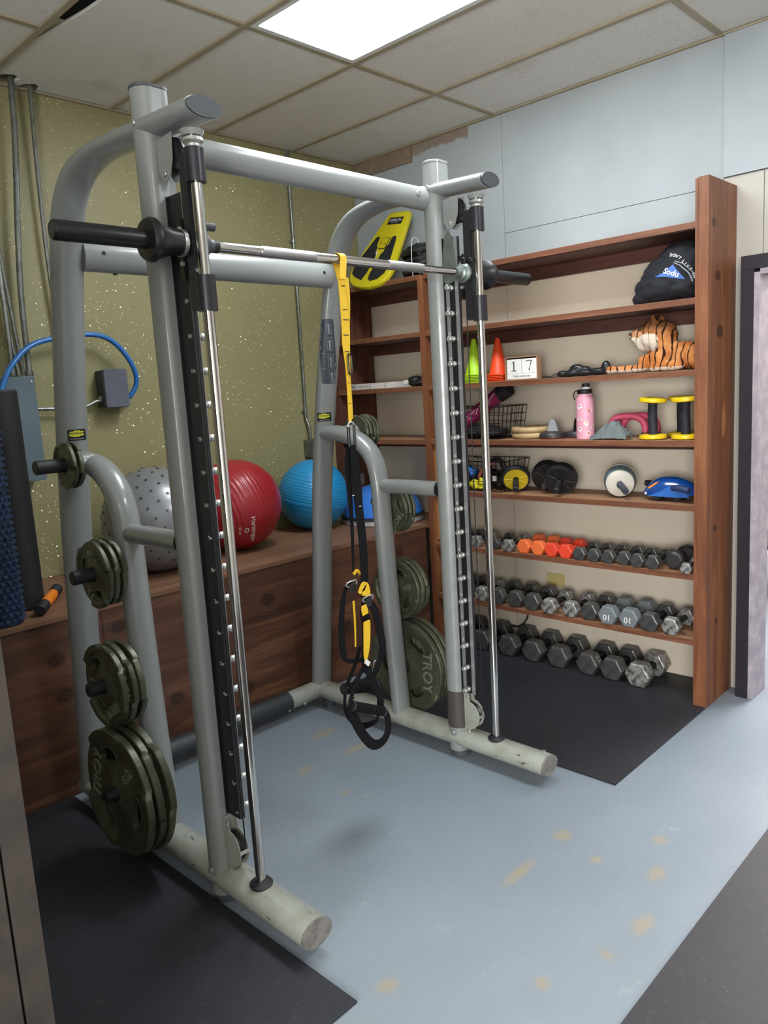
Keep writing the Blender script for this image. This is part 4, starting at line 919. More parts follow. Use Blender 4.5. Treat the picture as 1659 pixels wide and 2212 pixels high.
# loop over the bar
b = BM(); W = .0135
Q = [(-2.041, -1.962, 1.925)] + [(-2.022, YB-.0185*math.cos(math.radians(a)), ZB+.0185*math.sin(math.radians(a))) for a in range(0, 181, 20)] + [(-2.012, -1.925, 1.93)]
rings(b, [[Vector((x-W, y, z)), Vector((x+W, y, z)), Vector((x+W, y+(y-YB)*.12, z+(z-ZB)*.12 if z > ZB else z)), Vector((x-W, y+(y-YB)*.12, z+(z-ZB)*.12 if z > ZB else z))] for x, y, z in Q], 4)
wobj('anchor_loop', b, YW, TX, smooth=50)
strip('anchor_strap', [(-2.041, 1.931, .026), (-2.037, 1.86, .0296), (-2.034, 1.788, .0342), (-2.037, 1.729, .0328), (-2.038, 1.678, .0209), (-2.039, 1.641, .0135), (-2.039, 1.582, .0135), (-2.04, 1.522, .0136), (-2.042, 1.474, .0121)], -1.957, YW)
strip('anchor_strap', [(-2.012, 1.934, .0238), (-2.014, 1.862, .0299), (-2.018, 1.76, .015), (-2.02, 1.678, .0106), (-2.023, 1.627, .0091), (-2.023, 1.552, .0091), (-2.023, 1.484, .0076)], -1.948, YW)
b = BM()
for x, z, w in ((-2.036, 1.905, .016), (-2.034, 1.832, .02), (-2.033, 1.800, .024), (-2.036, 1.752, .024), (-2.037, 1.70, .018), (-2.039, 1.60, .005), (-2.04, 1.535, .006)): box(b, x-w/2, x+w/2, -1.9605, -1.9588, z-.0012, z+.0012)
sg = wobj('stitching', b, BLACK, TX, smooth=0); sg['kind'] = 'stuff'
def carabiner(x, z, h, w, y, m):
    b = BM(); P = [(x-w/2, y, z+h*.2), (x-w*.45, y, z+h*.42), (x, y, z+h/2), (x+w*.45, y, z+h*.42), (x+w/2, y, z+h*.2), (x+w/2, y, z-h*.25), (x+w*.35, y, z-h*.45), (x, y, z-h/2), (x-w*.35, y, z-h*.45), (x-w/2, y, z-h*.25)]
    sweep(b, P, .0032, .0032, (0, 1, 0), 10, 4, close=True); return wobj('carabiner', b, m, TX)
carabiner(-2.030, 1.660, .066, .016, -1.962, BLACK); c2 = carabiner(-2.040, 1.432, .085, .026, -1.958, STEEL)
b = BM(); cyl(b, (-2.053, -1.958, 1.46), (-2.053, -1.958, 1.40), .0055, seg=12, bev=.001); wobj('gate_sleeve', b, BLACK, TX, c2)
b = BM(); cyl(b, (-2.027, -1.958, 1.465), (-2.027, -1.958, 1.39), .0045, seg=12, bev=.001); wobj('gate_sleeve', b, BLACK, TX, c2)
strip('main_strap', [(-2.044, 1.400, .0182), (-2.055, 1.365, .0197), (-2.06, 1.327, .0212), (-2.059, 1.251, .0183), (-2.058, 1.142, .0123), (-2.061, 1.064, .0093), (-2.065, .978, .0056)], -1.950, BW)
strip('main_strap', [(-2.044, 1.40, .0161), (-2.037, 1.34, .0304), (-2.034, 1.279, .0336), (-2.032, 1.185, .0292), (-2.024, 1.058, .028), (-2.028, .914, .0266)], -1.962, BW, .004)
b = BM(); box(b, -2.019, -2.002, -1.966, -1.955, 1.268, 1.300); wobj('strap_keeper', b, BLACKR, TX)
b = BM()
for x, z in ((-2.057, 1.235), (-2.029, 1.195)): box(b, x-.005, x+.005, -1.9655, -1.9645, z-.001, z+.001)
sg = wobj('stitching', b, WHITEP, TX, smooth=0); sg['kind'] = 'stuff'
strip('adjustment_tab', [(-2.066, .905, .012), (-2.042, .926, .030), (-2.034, .905, .036), (-2.036, .890, .034)], -1.972, YW, .004)
strip('adjustment_tab', [(-2.052, .862, .022), (-2.05, .845, .028), (-2.047, .828, .026)], -1.976, YW, .003)
strip('yellow_tag', [(-2.046, .806, .027), (-2.046, .79, .0305), (-2.052, .728, .0285), (-2.059, .69, .020), (-2.062, .666, .006)], -1.978, YW, .0035)
strip('adjustment_tab', [(-2.067, .969, .0078), (-2.051, .979, .0085), (-2.035, .962, .0063)], -1.952, YW, .006)
strip('yellow_tag', [(-2.074, .878, .0077), (-2.074, .798, .0062), (-2.079, .718, .0047)], -1.95, YW, .003)
for x, z, y in ((-2.028, .878, -1.972), (-2.078, .938, -1.95)):
    b = BM(); sweep(b, [(x-.02, y, z+.006), (x+.02, y, z+.009), (x+.021, y, z-.004), (x-.019, y, z-.007)], .0028, .0028, (0, 1, 0), 8, 2, close=True); wobj('cam_buckle', b, STEEL, TX)
    b = BM(); prism(b, [(x-.016, z), (x+.016, z+.003), (x+.014, z-.026), (x-.012, z-.028)], y-.006, y-.001, 'y', bev=.001); wobj('cam_lever', b, BLACKR, TX)
strip('main_strap', [(-2.032, .916, .0312), (-2.032, .868, .0313), (-2.045, .822, .0282), (-2.036, .796, .0314), (-2.055, .661, .0221), (-2.045, .628, .0254)], -1.966, BW, .0045)
strip('strap_tail', [(-2.015, .87, .0189), (-1.981, .821, .025), (-1.963, .733, .026), (-1.956, .68, .0247), (-1.985, .621, .021), (-2.01, .595, .0161)], -1.956, BW, .003)
strip('strap_tail', [(-2.066, .944, .0078), (-2.101, .92, .0139), (-2.122, .853, .0185), (-2.131, .775, .0216), (-2.129, .71, .0217), (-2.108, .675, .0125), (-2.037, .659, .0128)], -1.942, BW, .003)
strip('label_patch', [(-2.068, .672, .016), (-2.050, .654, .016)], -1.982, WHITEP, .0015)
# handles and foot cradles
def handle(p0, p1, r, y):
    b = BM(); a, c = Vector((p0[0], y, p0[1])), Vector((p1[0], y, p1[1])); d = (c-a).normalized(); cyl(b, a, c, r, seg=20, bev=.003); h = wobj('handle_grip', b, FOAM, TX)
    for e, s in ((a, -1), (c, 1)):
        b = BM(); cyl(b, e+d*s*.0005, e+d*s*.006, r*1.06, seg=20, bev=.002); wobj('end_ring', b, BLACKR, TX, h)
handle((-2.118, .575), (-1.975, .538), .0195, -1.925); handle((-2.140, .536), (-2.004, .470), .0172, -1.985)
strip('foot_loop', [(x, z, w*1.15) for x, z, w in [(-1.995, .470, .0174), (-1.98, .429, .0195), (-1.984, .387, .0212), (-2.014, .361, .0226), (-2.06, .368, .0255), (-2.103, .419, .0252), (-2.131, .473, .0265), (-2.150, .523, .0227), (-2.148, .564, .0123), (-2.123, .604, .0108), (-2.089, .65, .0109)]], -1.985, BW, .003)
strip('foot_loop', [(-2.121, .570, .0095), (-2.128, .516, .0105), (-2.108, .467, .0163), (-2.061, .422, .0194), (-2.011, .411, .0164), (-1.975, .422, .0116), (-1.965, .52, .0083)], -1.93, BW, .003)
strip('handle_strap', [(-2.037, .635, .0128), (-2.097, .588, .0126), (-2.130, .575, .0093)], -1.945, BW); strip('handle_strap', [(-2.048, .634, .0253), (-2.033, .589, .0239), (-2.0, .519, .0226), (-1.993, .470, .0146)], -1.972, BW)
strip('handle_strap', [(-2.045, .708, .0127), (-2.072, .658, .0127), (-2.125, .585, .0126)], -1.938, BW); strip('handle_strap', [(-2.035, .66, .0128), (-2.00, .60, .0126), (-1.972, .545, .0103)], -1.930, BW)
b = BM(); sweep(b, [(-1.988+.012*math.cos(a), -1.95, .628+.014*math.sin(a)) for a in [2*PI*q/10 for q in range(10)]], .0018, .0018, (0, 1, 0), 8, 3, close=True); wobj('ring', b, STEEL, TX)

# ------------------------------------------------------------------ things on the shelves
Z1, Z2, Z3, Z4, Z5 = SZ[1]+.0005, SZ[2]+.0005, SZ[3]+.0005, SZ[4]+.0005, SZ[5]+.0005
# yellow plank board leaning on the top shelf
YP = mat('yellow_board_plastic', '#cfc21c', .35, 0, 0, 0, .05, 200, .5, .2); PAD = mat('black_pad_foam', '#1b1e22', .7, 0, 0, 0, .3, 300)
v_ = Vector((.27, -.083, .46)).normalized(); u_ = Vector((0, -1, 0)); u_ = (u_-v_*u_.dot(v_)).normalized(); n_ = u_.cross(v_)
t = thing('plank_board', 'yellow exercise plank board with two black pads leaning on the top shelf', 'exercise board', (-.347, -.385, 2.212-.03))
TB = Matrix(((u_.x, v_.x, n_.x, 0), (u_.y, v_.y, n_.y, 0), (u_.z, v_.z, n_.z, 0), (0, 0, 0, 1)))
out = [(-.195, .14), (-.19, .09), (-.165, .045), (-.11, .012), (-.03, .0), (.05, .002), (.115, .022), (.16, .06), (.175, .105), (.178, .14), (.105, .505), (.098, .53), (.08, .54), (-.065, .54), (-.083, .53), (-.092, .505)]
b = BM(); prism(b, out, -.02, .012, 'z', bev=.006); obj('board', xf(b, TB), YP, t, smooth=50)
def onb(name, pts, h0, h1, m, bev=0): b = BM(); prism(b, pts, h0, h1, 'z', bev=bev); return obj(name, xf(b, TB), m, t, smooth=0)
onb('pad', [(-.18, .15), (-.17, .10), (-.13, .075), (-.055, .052), (-.035, .10), (-.02, .22), (-.04, .25), (-.045, .285), (-.06, .30), (-.062, .35), (-.075, .362), (-.095, .355), (-.105, .33)], .0125, .016, PAD, .001)
onb('pad', [(.03, .045), (.09, .06), (.13, .10), (.138, .14), (.095, .33), (.085, .355), (.065, .36), (.052, .345), (.05, .30), (.035, .285), (.035, .25), (.02, .23), (.0, .09), (.005, .06)], .0125, .016, PAD, .001)
fr = onb('phone_tray', [(-.03, .27), (.028, .27), (.035, .35), (-.038, .35)], .0125, .0142, BLACK); onb('phone_tray_inner', [(-.026, .274), (.024, .274), (.030, .346), (-.033, .346)], .0143, .0155, YP)
onb('print_mark', [(-.02, .303), (-.008, .303), (-.008, .309), (-.02, .309)], .0156, .0162, BLACK); onb('print_mark', [(.006, .303), (.018, .303), (.018, .309), (.006, .309)], .0156, .0162, BLACK); onb('label_strip', [(-.038, .18), (-.018, .18), (-.018, .255), (-.038, .255)], .0125, .0135, mat('cream_label', '#e6dfae', .5))
onb('brand_patch', [(-.055, .445), (.07, .445), (.07, .495), (-.055, .495)], .0125, .0135, BLACK)
b = BM(); merge(b, text_bm('STEALTH', .026, .0003, .0003), Matrix.Translation((.007, .473, .0142))); obj('brand_lettering', xf(b, TB), WHITEP, t, smooth=0)
b = BM(); merge(b, text_bm('CORE TRAINER', .009, .0003), Matrix.Translation((.007, .454, .0142))); obj('brand_lettering', xf(b, TB), PRINTG, t, smooth=0)
# coiled battle rope
t = thing('battle_rope', 'thick black battle rope coiled on the top shelf beside the yellow board', 'rope', (-.165, -.715, Z1))
b = BM(); P = []; N = 420
for i in range(N):
    s = i/N; a = 2*PI*5.2*s; rr = .100+.012*math.sin(a*.37)-(.0 if s < .8 else .02*(s-.8)/.2); z = .021+.034*(5.2*s)+.006*math.sin(a*.6+1)
    P.append(Vector((rr*math.cos(a), rr*1.15*math.sin(a), z)))
cs = []
for i in range(N):
    d = (P[min(i+1, N-1)]-P[max(i-1, 0)]); s_, t_ = frame_of(d, (0, 0, 1)); ring = []
    for k in range(12):
        a = 2*PI*k/12; rr = .0165*(1+.16*math.cos(3*a-i*.55)); ring.append(P[i]+s_*rr*math.cos(a)+t_*rr*math.sin(a))
    cs.append(ring)
rings(b, cs, 12); obj('rope_coil', b, mat('black_rope', '#141416', .6, 0, 0, 0, .5, 400), t, smooth=50)
b = BM(); sweep(b, [(-.13, -.02, .0), (-.135, -.02, .10), (-.128, -.022, .2), (-.10, -.02, .222), (-.07, -.02, .2), (-.065, -.02, .1), (-.07, -.02, .004)], .0022, .0022, None, 6, 4); obj('white_tie', b, WHITEP, t)
# black cloth sack on the second shelf
t = thing('cloth_sack', 'bulging black cloth sack with white lettering and blue emblem beside the end post', 'bag', (-.18, -2.24, Z2))
b = BM()
for c, r in (((0, .01, .105), (.115, .145, .105)), ((.0, .045, .07), (.12, .13, .07)), ((.005, -.05, .16), (.10, .11, .10)), ((0, .12, .03), (.08, .075, .03)), ((0, -.06, .06), (.11, .08, .06)), ((.0, -.02, .19), (.08, .08, .06))): ellip(b, c, r)
b = fuse(b, .008, 8)
for v in b.verts:
    p = v.co; f = noise.noise(Vector((p.x*9, p.y*9+p.z*14, p.z*9)))*.016 + (1-abs(noise.noise(Vector((p.x*14, (p.y+p.z*.6)*16, (p.z-p.y*.3)*30)))))*.012
    v.co += v.normal*f
    if v.co.z < .002: v.co.z = .002
    v.co.y = max(v.co.y, -.142); v.co.z = min(v.co.z, .262)
SK = mat('black_sack_cloth', '#1d1f25', .8, 0, 0, 0, .4, 400, .3)
tgt = b.copy(); obj('sack', b, SK, t, smooth=80)
L = BM(); word = "DON'T LIVE IN"
arc = [(-.0-.128*math.cos(math.radians(q/4)), .018+.186*math.sin(math.radians(q/4)), q/4) for q in range(336, 20, -1)]
pos_ = 0.0; nxt = 0.0; i = 0; wid = {"'": .006, ' ': .008, 'I': .009}
for (y0_, z0_, _), (y1_, z1_, an) in zip(arc, arc[1:]):
    pos_ += math.hypot(y1_-y0_, z1_-z0_)
    if i < len(word) and pos_ >= nxt:
        ch_ = word[i]; ww = wid.get(ch_, .0155); nxt = pos_+(ww+wid.get(word[i+1], .0155))/2 if i+1 < len(word) else 9; i += 1
        if ch_ == ' ': continue
        d_ = Vector((0, y1_-y0_, z1_-z0_)).normalized(); merge(L, text_bm(ch_, .018, 0, .0005), basis((-.3, y1_, z1_), d_, (0, d_.z, -d_.y)))
onto(L, tgt, (1, 0, 0), .0015); obj('lettering', L, WHITEP, t, smooth=0)
def decal(name, pts, m, lift):
    d = BM(); n = 40
    ys = [p[0] for p in pts]; zs = [p[1] for p in pts]
    f = d.faces.new([d.verts.new((-.3, y, z)) for y, z in pts]); bmesh.ops.triangulate(d, faces=[f]); bmesh.ops.subdivide_edges(d, edges=d.edges[:], cuts=5, use_grid_fill=True)
    bmesh.ops.triangulate(d, faces=d.faces[:]); onto(d, tgt, (1, 0, 0), lift); return obj(name, d, m, t, smooth=60)
decal('emblem', [(.045, .117), (.03, .118), (.0, .128), (-.035, .158), (-.055, .13), (-.085, .088), (-.05, .095), (-.01, .107), (.03, .11)], mat('blue_print', '#3560a8', .6), .0025)
for q in (0, .014):
    decal('emblem_stripe', [(-.035-q*.2, .164+q*.5), (-.06-q, .150+q*.4), (-.09-q, .118+q*.2), (-.112-q*.8, .075), (-.116-q*.8, .076), (-.095-q, .119+q*.2), (-.064-q, .153+q*.4), (-.037-q*.2, .167+q*.5)], PRINTG, .0022)
L = BM(); merge(L, text_bm('Sodu', .034, 0, .0008), basis((-.3, -.03, .122), (0, -1, -.42), (0, -.3, 1))); onto(L, tgt, (1, 0, 0), .0035); obj('lettering', L, WHITEP, t, smooth=0); tgt.free()
# plush tiger
t = thing('plush_tiger', 'orange striped plush tiger lying on the shelf beside the end post, head to the left', 'plush toy', (-.20, -2.18, Z3))
lumps = [((0, -.11, .068), (.065, .090, .064), 0), ((0, .0, .062), (.058, .065, .062), 0), ((-.02, -.165, .045), (.05, .036, .045), 0), ((-.045, .14, .020), (.021, .10, .0195), 1), ((.045, .13, .020), (.021, .10, .0195), 1),
         ((-.048, .232, .021), (.026, .030, .021), 1), ((.045, .225, .021), (.026, .030, .021), 1), ((-.052, -.06, .022), (.022, .075, .022), 1), ((-.056, .01, .020), (.022, .026, .020), 1), ((-.04, .05, .05), (.025, .05, .035), 0),
         ((.0, -.01, .125), (.055, .065, .065), 0), ((.0, .035, .188), (.062, .066, .058), 0), ((.0, -.02, .17), (.055, .055, .06), 0), ((-.018, .095, .180), (.036, .050, .030), 2), ((-.022, .105, .160), (.030, .038, .022), 1), ((-.044, .040, .148), (.030, .046, .038), 1), ((.035, .040, .150), (.030, .046, .038), 1), ((-.032, .068, .122), (.028, .040, .026), 1), ((-.04, .015, .125), (.024, .03, .028), 1), ((-.03, .09, .140), (.026, .028, .022), 1),
         ((-.02, .085, .132), (.022, .028, .020), 1), ((-.040, .020, .243), (.011, .021, .022), 0), ((.040, .020, .243), (.011, .021, .022), 0)]
b = BM()
for c, r, w in lumps: ellip(b, c, r, None, 18, 12)
b = fuse(b, .0065, 3)
for v in b.verts:
    if v.co.z > .09 and v.co.x < .05: v.co += v.normal*(.0035*noise.noise(v.co*85)+.002*noise.noise(v.co*190))
    v.co.z = max(v.co.z, .0015); v.co.y = max(v.co.y, -.203)
cl = b.loops.layers.float_color.new('fur'); 
for f in b.faces:
    for lp in f.loops:
        p = lp.vert.co; best = 9; w = 0
        for c, r, k in lumps:
            d = sum(((p[i]-c[i])/r[i])**2 for i in range(3))
            if d < best: best = d; w = k
        if w == 1 and p.z < .045 and p.z > .018+.006*noise.noise(p*60): w = 0
        br = max(0.0, min(1.0, (p.z-.175)/.05+noise.noise(p*50)*.5))
        lp[cl] = {0: (1, 0, 0, 1), 1: (0, 1, 0, 1), 2: (0, 0, 1, 1)}[w]
FUR = NT('tiger_fur'); at = FUR.add('ShaderNodeAttribute', attribute_name='fur'); sp = FUR.add('ShaderNodeSeparateColor'); FUR.link(at.outputs['Color'], sp.inputs[0])
_v = FUR.coord((1, 1, .45)); wv = FUR.add('ShaderNodeTexWave', wave_type='BANDS', bands_direction='Y'); wv.inputs['Scale'].default_value = 10; wv.inputs['Distortion'].default_value = 5; wv.inputs['Detail'].default_value = 1.5; wv.inputs['Detail Scale'].default_value = 2.2; FUR.link(_v, wv.inputs['Vector'])
sm_ = FUR.ramp(wv.outputs['Fac'], [(.06, 1.0), (.14, 0.0)])
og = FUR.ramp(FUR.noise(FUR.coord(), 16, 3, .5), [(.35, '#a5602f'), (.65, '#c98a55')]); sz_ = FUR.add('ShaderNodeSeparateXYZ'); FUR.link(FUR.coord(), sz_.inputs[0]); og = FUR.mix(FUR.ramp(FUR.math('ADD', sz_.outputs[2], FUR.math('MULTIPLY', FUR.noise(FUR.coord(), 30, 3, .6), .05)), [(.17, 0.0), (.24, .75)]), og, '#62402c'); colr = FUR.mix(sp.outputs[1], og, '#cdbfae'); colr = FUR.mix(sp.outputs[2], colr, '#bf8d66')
colr = FUR.mix(FUR.math('MULTIPLY', sm_, FUR.math('SUBTRACT', 1.0, FUR.math('MULTIPLY', sp.outputs[1], .55))), colr, '#2a1a15')
FUR.set(colr, .9, 0, .1); FUR.bump(FUR.noise(FUR.coord(), 420, 3, .7), .8, .003)
obj('fur_body', b, FUR.m, t, smooth=80)
for x_ in (-.050, .022):
    b = BM(); ellip(b, (x_-.004, .083, .200), (.006, .007, .006), None, 10, 8); obj('eye', b, BLACK, t)
b = BM(); ellip(b, (-.020, .146, .184), (.011, .007, .007), None, 12, 8); obj('nose', b, mat('nose_brown', '#4c2a20', .4), t)
b = BM(); sweep(b, [(-.042, .132, .166), (-.030, .145, .162), (-.012, .146, .163)], .0012, .0012, None, 6, 3); obj('mouth', b, BLACK, t)
# black neck item with cord
t = thing('head_harness', 'black padded strap with a thin cord loop lying between calendar and plush tiger', 'exercise strap', (-.20, -1.77, Z3))
b = BM()
for c, r in (((0, .12, .018), (.024, .035, .0175)), ((0, .07, .017), (.024, .06, .017)), ((0, .0, .017), (.024, .07, .017)), ((0, -.08, .02), (.024, .06, .019)), ((.0, -.125, .038), (.022, .024, .034)), ((.01, .045, .042), (.022, .04, .022)), ((.01, .0, .034), (.02, .04, .018))): ellip(b, c, r, None, 16, 10)
b = fuse(b, .006, 4); obj('pad', b, mat('black_neoprene', '#15161b', .4, 0, 0, 0, .15, 300, .6), t, smooth=80)
b = BM(); sweep(b, [(0, .15, .012), (0, .165, .02), (0, .185, .010), (0, .20, .006), (0, .225, .012), (0, .245, .008), (0, .24, .003), (0, .215, .003), (0, .195, .007), (0, .17, .003), (0, .15, .006)], .0018, .0018, None, 6, 4); obj('cord', b, BLACK, t)
b = BM(); ellip(b, (0, .198, .0065), (.005, .006, .005), None, 10, 6); obj('knot', b, BLACK, t)
# block calendar
t = thing('block_calendar', 'white block calendar reading 17 in a thin wooden frame on the shelf', 'calendar', (-.215, -1.416, Z3))
b = BM(); o = [(-.103, 0), (.103, 0), (.103, .125), (-.103, .125)]; i = [(-.098, .005), (.098, .005), (.098, .120), (-.098, .120)]
rings(b, [[Vector((h, -u, v)) for u, v in q] for q, h in ((o, -.02), (o, .02), (i, .02), (i, -.02))], 4, close=True); obj('frame', b, mat('pale_frame_wood', '#a07f62', .5, 0, 30, .2), t, smooth=0)
WB = mat('white_block', '#dfe0de', .5)
b = BM(); box(b, -.012, .018, .001, .094, .036, .112); obj('number_block', b, WB, t); b = BM(); box(b, -.012, .018, -.094, -.003, .036, .112); obj('number_block', b, WB, t); b = BM(); box(b, -.014, .018, -.094, .094, .006, .035); mb_ = obj('month_block', b, WB, t)
b = BM(); box(b, -.0, .019, -.096, .096, .006, .119); obj('backing', b, BLACK, t)
INK = mat('charcoal_ink', '#43464c', .6)
def poly(pts): 
    q = BM(); prism(q, pts, -.0128, -.0121, 'x'); return q
b = BM()   # serif 1 : local u runs to the viewer's right = -y
for pts in ([(.004, .050), (-.004, .050), (-.004, .100), (.004, .100)], [(.016, .048), (-.016, .048), (-.016, .052), (.016, .052)], [(.0045, .1), (.014, .093), (.014, .090), (.004, .095)]): merge(b, poly([(y+.050, z) for y, z in pts]))
obj('digit_one', b, INK, t, smooth=0)
b = BM()
for pts in ([(.018, .098), (-.018, .098), (-.018, .103), (.018, .103)], [(.018, .103), (.015, .103), (.018, .088), (.020, .088)], [(-.012, .100), (-.018, .100), (.000, .062), (.007, .050), (-.003, .050), (-.004, .064)]): merge(b, poly([(y-.048, z) for y, z in pts]))
obj('digit_seven', b, INK, t, smooth=0)
b = BM(); merge(b, text_bm('Today is the day', .017, .0003), basis((-.0148, 0, .021), (0, -1, 0), (0, -.15, 1))); obj('lettering', b, INK, t, smooth=0)
# training cones, nested one over another
def cone_proto(m, h, label, loc, grp, name='cone'):
    b = BM(); lathe(b, [(.055+.0, .006), (.052, .012), (.012, h), (.009, h+.001), (.0075, h-.001), (.049, .012), (.052, .004), (.0545, .0035)], 28, close=True)
    q = BM(); prism(q, rrect(.165, .165, .02), 0, .004); cut = BM(); cyl(cut, (0, 0, -.01), (0, 0, .02), .0535, seg=28); q = boolean(q, cut); merge(b, q)
    return tag(obj('training_cone', b, m, None, loc, smooth=40), label, 'cone', grp)
for nm, col, y0, n, h in (('neon green', '#a6d61f', -1.047, 6, .235), ('orange', '#ee4a1c', -1.205-.012, 5, .235)):
    m = mat(nm.replace(' ', '_')+'_cone_plastic', col, .45, 0, 0, 0, .05, 100); x0 = -.155 if 'green' in nm else -.16
    f = None; dz = .0085
    for i in range(n):
        lab = ('%s training cone, topmost of its nested stack' % nm) if i == n-1 else '%s training cone nested under others, %s from the bottom of its stack' % (nm, ORD[i])
        loc = (x0, y0, Z3+i*dz)
        if f is None: f = cone_proto(m, .205, lab, loc, nm+' cones in a nested stack')
        else: c = f.copy(); COL.objects.link(c); c.location = loc; c['label'] = lab
# white box and black straps on the left shelf section
t = thing('equipment_box', 'long white printed box lying on the shelf left of the divider', 'box', (-.19, -.28, Z3)); WC = mat('white_card', '#cfcdca', .5, 0, 20, .1)
b = BM(); box(b, -.075, .075, -.24, .18, .0, .036); bx = obj('carton', b, WC, t, smooth=0)
b = BM(); merge(b, text_bm('SKLZ', .022, .0003, .0006), basis((-.0756, .135, .018), (0, -1, 0), (0, 0, 1))); merge(b, text_bm('QUICK LADDER', .012, .0003), basis((-.0756, .04, .018), (0, -1, 0), (0, 0, 1)))
obj('lettering', b, INK, t, smooth=0)
for y_ in (-.018, -.152): b = BM(); box(b, -.0757, -.0751, y_-.002, y_+.002, .002, .034); obj('printed_stripe', b, INK, t, smooth=0)
t = thing('strap_bundle', 'black strap bundle with a white tag between white box and divider', 'strap', (-.20, -.66, Z3)); b = BM()
for c, r in (((0, 0, .02), (.06, .085, .02)), ((0, .03, .045), (.05, .05, .018)), ((.01, -.04, .04), (.05, .05, .016))): ellip(b, c, r, None, 14, 9)
b = fuse(b, .007, 3)
for v in b.verts: v.co.z = max(v.co.z+noise.noise(v.co*40)*.006, .001)
obj('straps', b, mat('black_nylon', '#141417', .5), t, smooth=60); b = BM(); prism(b, rrect(.04, .022, .003), -.064, -.062, 'x'); xf(b, Matrix.Translation((.0, .055, .03))); obj('tag', b, WC, t)
b = BM(); sweep(b, [(-.14+.0, -.30+.03*math.cos(a), Z4+.20+.035*math.sin(a)) for a in [2*PI*q/12 for q in range(12)]], .004, .004, None, 8, 2, close=True); bm_ring = b
b.free()
# wire baskets
WIRE = mat('black_wire', '#1a1718', .45, .3)
def basket(label, loc, L, D, H, nl, nd, nh):
    t = thing('wire_basket', label, 'basket', loc); b = BM(); r = .0016; tp = .05
    def P(u, w, k):  # u along y, w along x, k height share; the basket narrows downwards
        s = 1-tp*(1-k)*2.2; return Vector((w*D/2*s, u*L/2*s, r+k*H))
    def wire(a, c, rr=r): cyl(b, a, c, rr, seg=5)
    for j in range(nh+1):
        k = j/nh; rr = r*1.5 if j == nh else r
        for a, c in (((-1, -1), (1, -1)), ((1, -1), (1, 1)), ((1, 1), (-1, 1)), ((-1, 1), (-1, -1))): wire(P(a[0], a[1], k), P(c[0], c[1], k), rr)
    for i in range(nl+1):
        u = -1+2*i/nl
        for w in (-1, 1): wire(P(u, w, 0), P(u, w, 1))
        wire(P(u, -1, 0), P(u, 1, 0))
    for i in range(nd+1):
        w = -1+2*i/nd
        for u in (-1, 1): wire(P(u, w, 0), P(u, w, 1))
    o_ = obj('wire_mesh', b, WIRE, t, smooth=60); o_['kind'] = 'stuff'
    b = BM(); sweep(b, [P(-1, -1, 1.01), P(1, -1, 1.01), P(1, 1, 1.01), P(-1, 1, 1.01)], .0028, .0028, None, 8, 1, close=True); obj('rim_wire', b, WIRE, t)
    return t
basket('black wire basket holding pink gear, on the shelf under the cones', (-.175, -1.09, Z4), .46, .27, .175, 14, 7, 4)
basket('black wire basket of coloured bands on the shelf below the other basket', (-.175, -1.105, Z5), .44, .27, .17, 13, 7, 3)
PINK = mat('magenta_foam', '#8c2454', .5, 0, 0, 0, .1, 200); PINKL = mat('pink_rubber', '#c04a68', .5, 0, 0, 0, .1, 200)
t = thing('knee_pad_roll', 'magenta rolled pads with black end sticking out of the upper wire basket', 'rolled pads', (-.17, -1.11, Z4+.05))
def rod(name, p0, p1, r, m, sq=1.0):
    b = BM(); sweep(b, [p0, [(a+c)/2 for a, c in zip(p0, p1)], p1], r, r*sq, (1, 0, 0), 18, 3); return obj(name, b, m, t)
rod('roll', (-.03, .16, .01), (-.02, -.13, .19), .036, PINK); rod('roll', (.035, .15, .05), (.03, -.10, .21), .034, PINK); rod('black_end', (-.02, -.1305, .1903), (-.015, -.195, .225), .042, BLACKR); rod('dark_grip', (-.03, .1601, .0099), (-.032, .19, -.008), .03, mat('plum_grip', '#3b2338', .5))
b = BM()
for q in range(5):
    c = Vector((-.025, .08-.045*q, .06+.028*q)); sweep(b, [c+Vector((-.037, .02, -.03)), c+Vector((-.041, .0, .005)), c+Vector((-.028, -.02, .03))], .0014, .0014, None, 5, 3)
ob_ = obj('white_cord', b, WHITEP, t); ob_['kind'] = 'stuff'
t = thing('pad_bundle', 'dark pads lying on the bottom of the upper wire basket', 'pads', (-.175, -1.09, Z4+.004)); b = BM()
for c, r in (((0, .04, .03), (.09, .13, .028)), ((0, -.10, .028), (.09, .08, .026)), ((.02, .0, .05), (.07, .1, .02))): ellip(b, c, r, None, 16, 9)
b = fuse(b, .009, 4); 
for v in b.verts: v.co += v.normal*noise.noise(v.co*30)*.006
obj('pads', b, mat('black_cloth', '#151519', .7), t, smooth=60)
def lump(name, label, cat, loc, ls, m, nz=.005, fr=35, parts=()):
    t = thing(name, label, cat, loc); b = BM()
    for c, r in ls: ellip(b, c, r, None, 14, 9)
    b = fuse(b, .006, 3)
    for v in b.verts: v.co += v.normal*noise.noise(v.co*fr)*nz; v.co.z = max(v.co.z, .001)
    obj('body', b, m, t, smooth=60); return t
BB = mat('blue_nylon', '#1f62b8', .45); t = lump('band_pouch', 'blue and black band pouch at the left of the lower wire basket', 'pouch', (-.215, -1.02, Z5+.065), [((0, 0, .035), (.04, .055, .035)), ((0, .03, .05), (.035, .04, .03))], BB)
b = BM(); prism(b, rrect(.05, .04, .005), -.052, -.046, 'x'); xf(b, Matrix.Translation((0, -.02, .02))); obj('dark_panel', b, BLACK, t)
lump('resistance_band', 'green rolled resistance band low in the lower wire basket', 'resistance band', (-.25, -1.005, Z5+.004), [((0, 0, .03), (.022, .03, .028)), ((0, .0, .055), (.02, .018, .012))], mat('green_latex', '#2fae4f', .4), .003)
